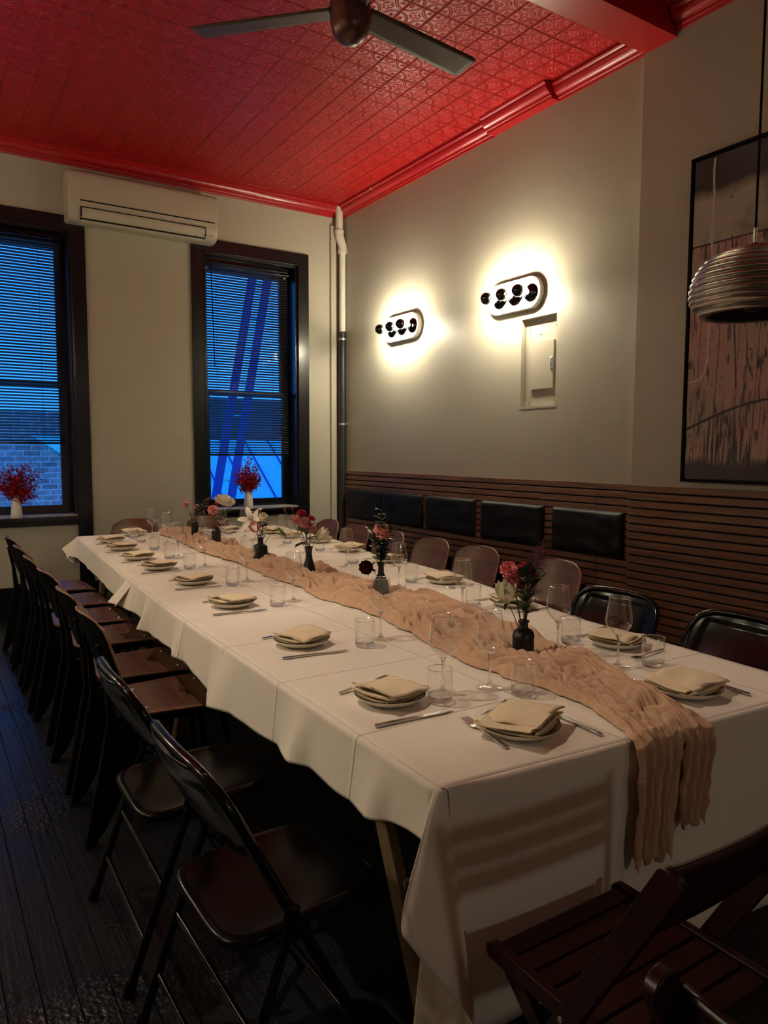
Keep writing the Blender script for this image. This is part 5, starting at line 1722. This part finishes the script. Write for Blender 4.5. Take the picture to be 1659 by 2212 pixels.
# vase 5
FL('carnation', 'carnation', M5, (-2.129, -4.185, 1.072), (.0, -.65, .7), 0.041, m_pink, 'salmon pink carnation high among small round leaves', 22)
FL('rose', 'rose', M5, (-2.192, -4.145, 0.895), (-.62, -.55, .15), 0.038, m_wine, 'dark red rose drooping left of the round shouldered bottle', 23)
for k, (dx, h, sd) in enumerate([(0.0, .245, 1), (-.035, .15, 2), (.04, .17, 3), (.012, .12, 4)]):
    sprig(M5, [M5, (M5[0] + dx * .6, M5[1] - dx * .35, M5[2] + h * .55), (M5[0] + dx, M5[1] - dx * .6, M5[2] + h)], rleaves(26, 40 + sd, 0.042, 0.0165, .10, 1.0, .5),
          'small leafed green sprig, ' + ['tallest above the salmon carnation', 'leaning left below the salmon carnation', 'leaning right below the salmon carnation', 'short one low in the round shouldered bottle'][k])
# vase 6
FL('carnation', 'carnation', M6, (-2.318, -5.236, 1.052), (-.55, -.6, .6), 0.026, m_hot, 'pink edged carnation at upper left of the nearest vase', 24)
FL('carnation', 'carnation', M6, (-2.306, -5.245, 1.016), (-.5, -.7, .3), 0.019, m_hot, 'smaller pink edged carnation just above the white rose', 25)
FL('carnation', 'carnation', M6, (-2.262, -5.262, 1.060), (.1, -.3, .9), 0.022, m_crim, 'crimson carnation behind leaves of the nearest vase', 26)
FL('carnation', 'carnation', M6, (-2.240, -5.262, 1.040), (.5, -.3, .7), 0.018, m_crim, 'crimson carnation half hidden by purple twigs', 27)
FL('rose', 'rose', M6, (-2.326, -5.236, 0.966), (-.45, -.35, .85), 0.041, m_white, 'creamy white rose leaning left from the nearest vase', 28)
sprig(M6, [M6, (-2.275, -5.265, 0.96), (-2.278, -5.27, 1.045)], [(.15, (.5, -.6, .6), 0.054, 0.0150), (.25, (-.5, -.5, .8), 0.068, 0.0210), (.4, (.7, -.4, .55), 0.074, 0.0180), (.45, (-.6, -.4, .7), 0.074, 0.0240), (.6, (-.7, -.4, .35), 0.074, 0.0195), (.7, (.25, -.8, .8), 0.074, 0.0240), (.85, (-.6, -.5, .5), 0.068, 0.0195), (.8, (.6, -.3, .9), 0.068, 0.0180), (.95, (0, -.4, 1), 0.068, 0.0210)], 'glossy pointed dark leaves in the nearest vase')
sprig(M6, [M6, (-2.262, -5.27, 0.93), (-2.255, -5.275, 0.99)], [(.2, (.7, -.4, .5), 0.054, 0.0135), (.6, (.4, -.6, .9), 0.074, 0.0210), (.9, (.6, -.2, 1.0), 0.081, 0.0225)], 'short leafy sprig at the mouth of the nearest vase')
t = thing('dried_filler', 'purple dried wispy twigs rising right of the nearest vase', 'foliage', M6)
rn = random.Random(11)
g = G(); g2 = G()
for k in range(16):
    ex = Vector((rn.uniform(0.01, .085), rn.uniform(-.045, .01), rn.uniform(.16, .25)))
    pts = stem_pts((0, 0, -.05), ex, 8)
    g.tube(pts, 0.0008, 4)
    for q in range(16):
        f = rn.randint(5, 8); p = pts[f]
        e = p + Vector((rn.uniform(-.022, .028), rn.uniform(-.02, .02), rn.uniform(-.005, .03)))
        g.tube([p, p.lerp(e, .5) + Vector((0, 0, .004)), e], 0.0005, 3)
        g2.lathe([(0, -.0016), (.0015, 0), (0, .0016)], 5, e)
g.out('twig', m_purple, t); g2.out('seed_tip', m_purple, t)

# window sill vases
def sill_vase(x, y, z, h, label, sprays):
    prof = [(0.0, 0), (0.043, 0), (0.047, 0.006), (0.045, h * .25), (0.038, h * .62), (0.030, h * .93), (0.031, h), (0.026, h), (0.026, h * .8)]
    o = G().lathe(prof, 32).out('ceramic_vase', m_vase_w, smooth=True, loc=(x, y, z))
    tag(o, label, 'vase', 'white vases on the window sills')
    b = thing('red_foliage_bunch', 'bunch of small red leaves in the white vase ' + ('on the left window sill' if x < -2 else 'on the right window sill'), 'bouquet', (x, y, z + h))
    rn = random.Random(int(abs(x) * 100))
    g = G(); g2 = G()
    for (ex, ez, ey) in sprays:
        pts = stem_pts((0, 0, -h * .5), (ex, ey, ez), 10)
        g.tube(pts, 0.0015, 5)
        for q in range(80):
            f = rn.uniform(.36, 1.0); i = min(9, int(f * 10)); p = pts[i].lerp(pts[i + 1], f * 10 - i)
            e = p + Vector((rn.uniform(-.04, .04), rn.uniform(-.035, .035), rn.uniform(-.035, .04)))
            g.tube([p, e], 0.0006, 3)
            d = Vector((rn.uniform(-1, 1), rn.uniform(-1, 1), rn.uniform(-.3, 1)))
            leaf_blade(g2, e, d, rn.uniform(.016, .026), rn.uniform(.008, .012), (0.3, 0.2, 1), .1)
    g.out('twigs', m_twig, b); g2.out('red_leaves', m_berry, b, fix=False)
rnv = random.Random(5)
spr = [(0.0, .27, 0), (-.02, .20, .02), (.05, .19, 0), (.09, .17, -.02), (.12, .12, .02), (.13, .05, 0), (-.07, .17, 0), (-.12, .13, .01), (-.13, .08, -.02), (-.12, .03, 0), (.07, .03, -.05), (-.05, .04, -.06), (.02, .10, -.06), (.03, .13, .05), (-.05, .10, .05), (.10, .08, -.04), (-.08, .07, -.04), (0, .05, -.05)]
sill_vase(-1.105, -0.028, WR['z0'] - 0.012, 0.225, 'tall white vase on the right window sill', spr)
spr2 = [(.10, .27, 0), (-.02, .24, .02), (.05, .22, 0), (.14, .21, -.02), (.19, .17, .02), (.17, .10, 0), (-.07, .22, 0), (-.13, .19, .01), (-.16, .13, -.02), (-.13, .07, 0), (.10, .02, -.05), (-.07, .07, -.05), (.02, .14, -.05), (.03, .17, .05), (-.05, .14, .05), (.12, .06, -.04), (-.09, .11, -.04), (.02, .07, -.05), (.15, .0, 0)]
sill_vase(-3.222, -0.026, WL['z0'] - 0.012, 0.195, 'white vase on the left window sill', spr2)
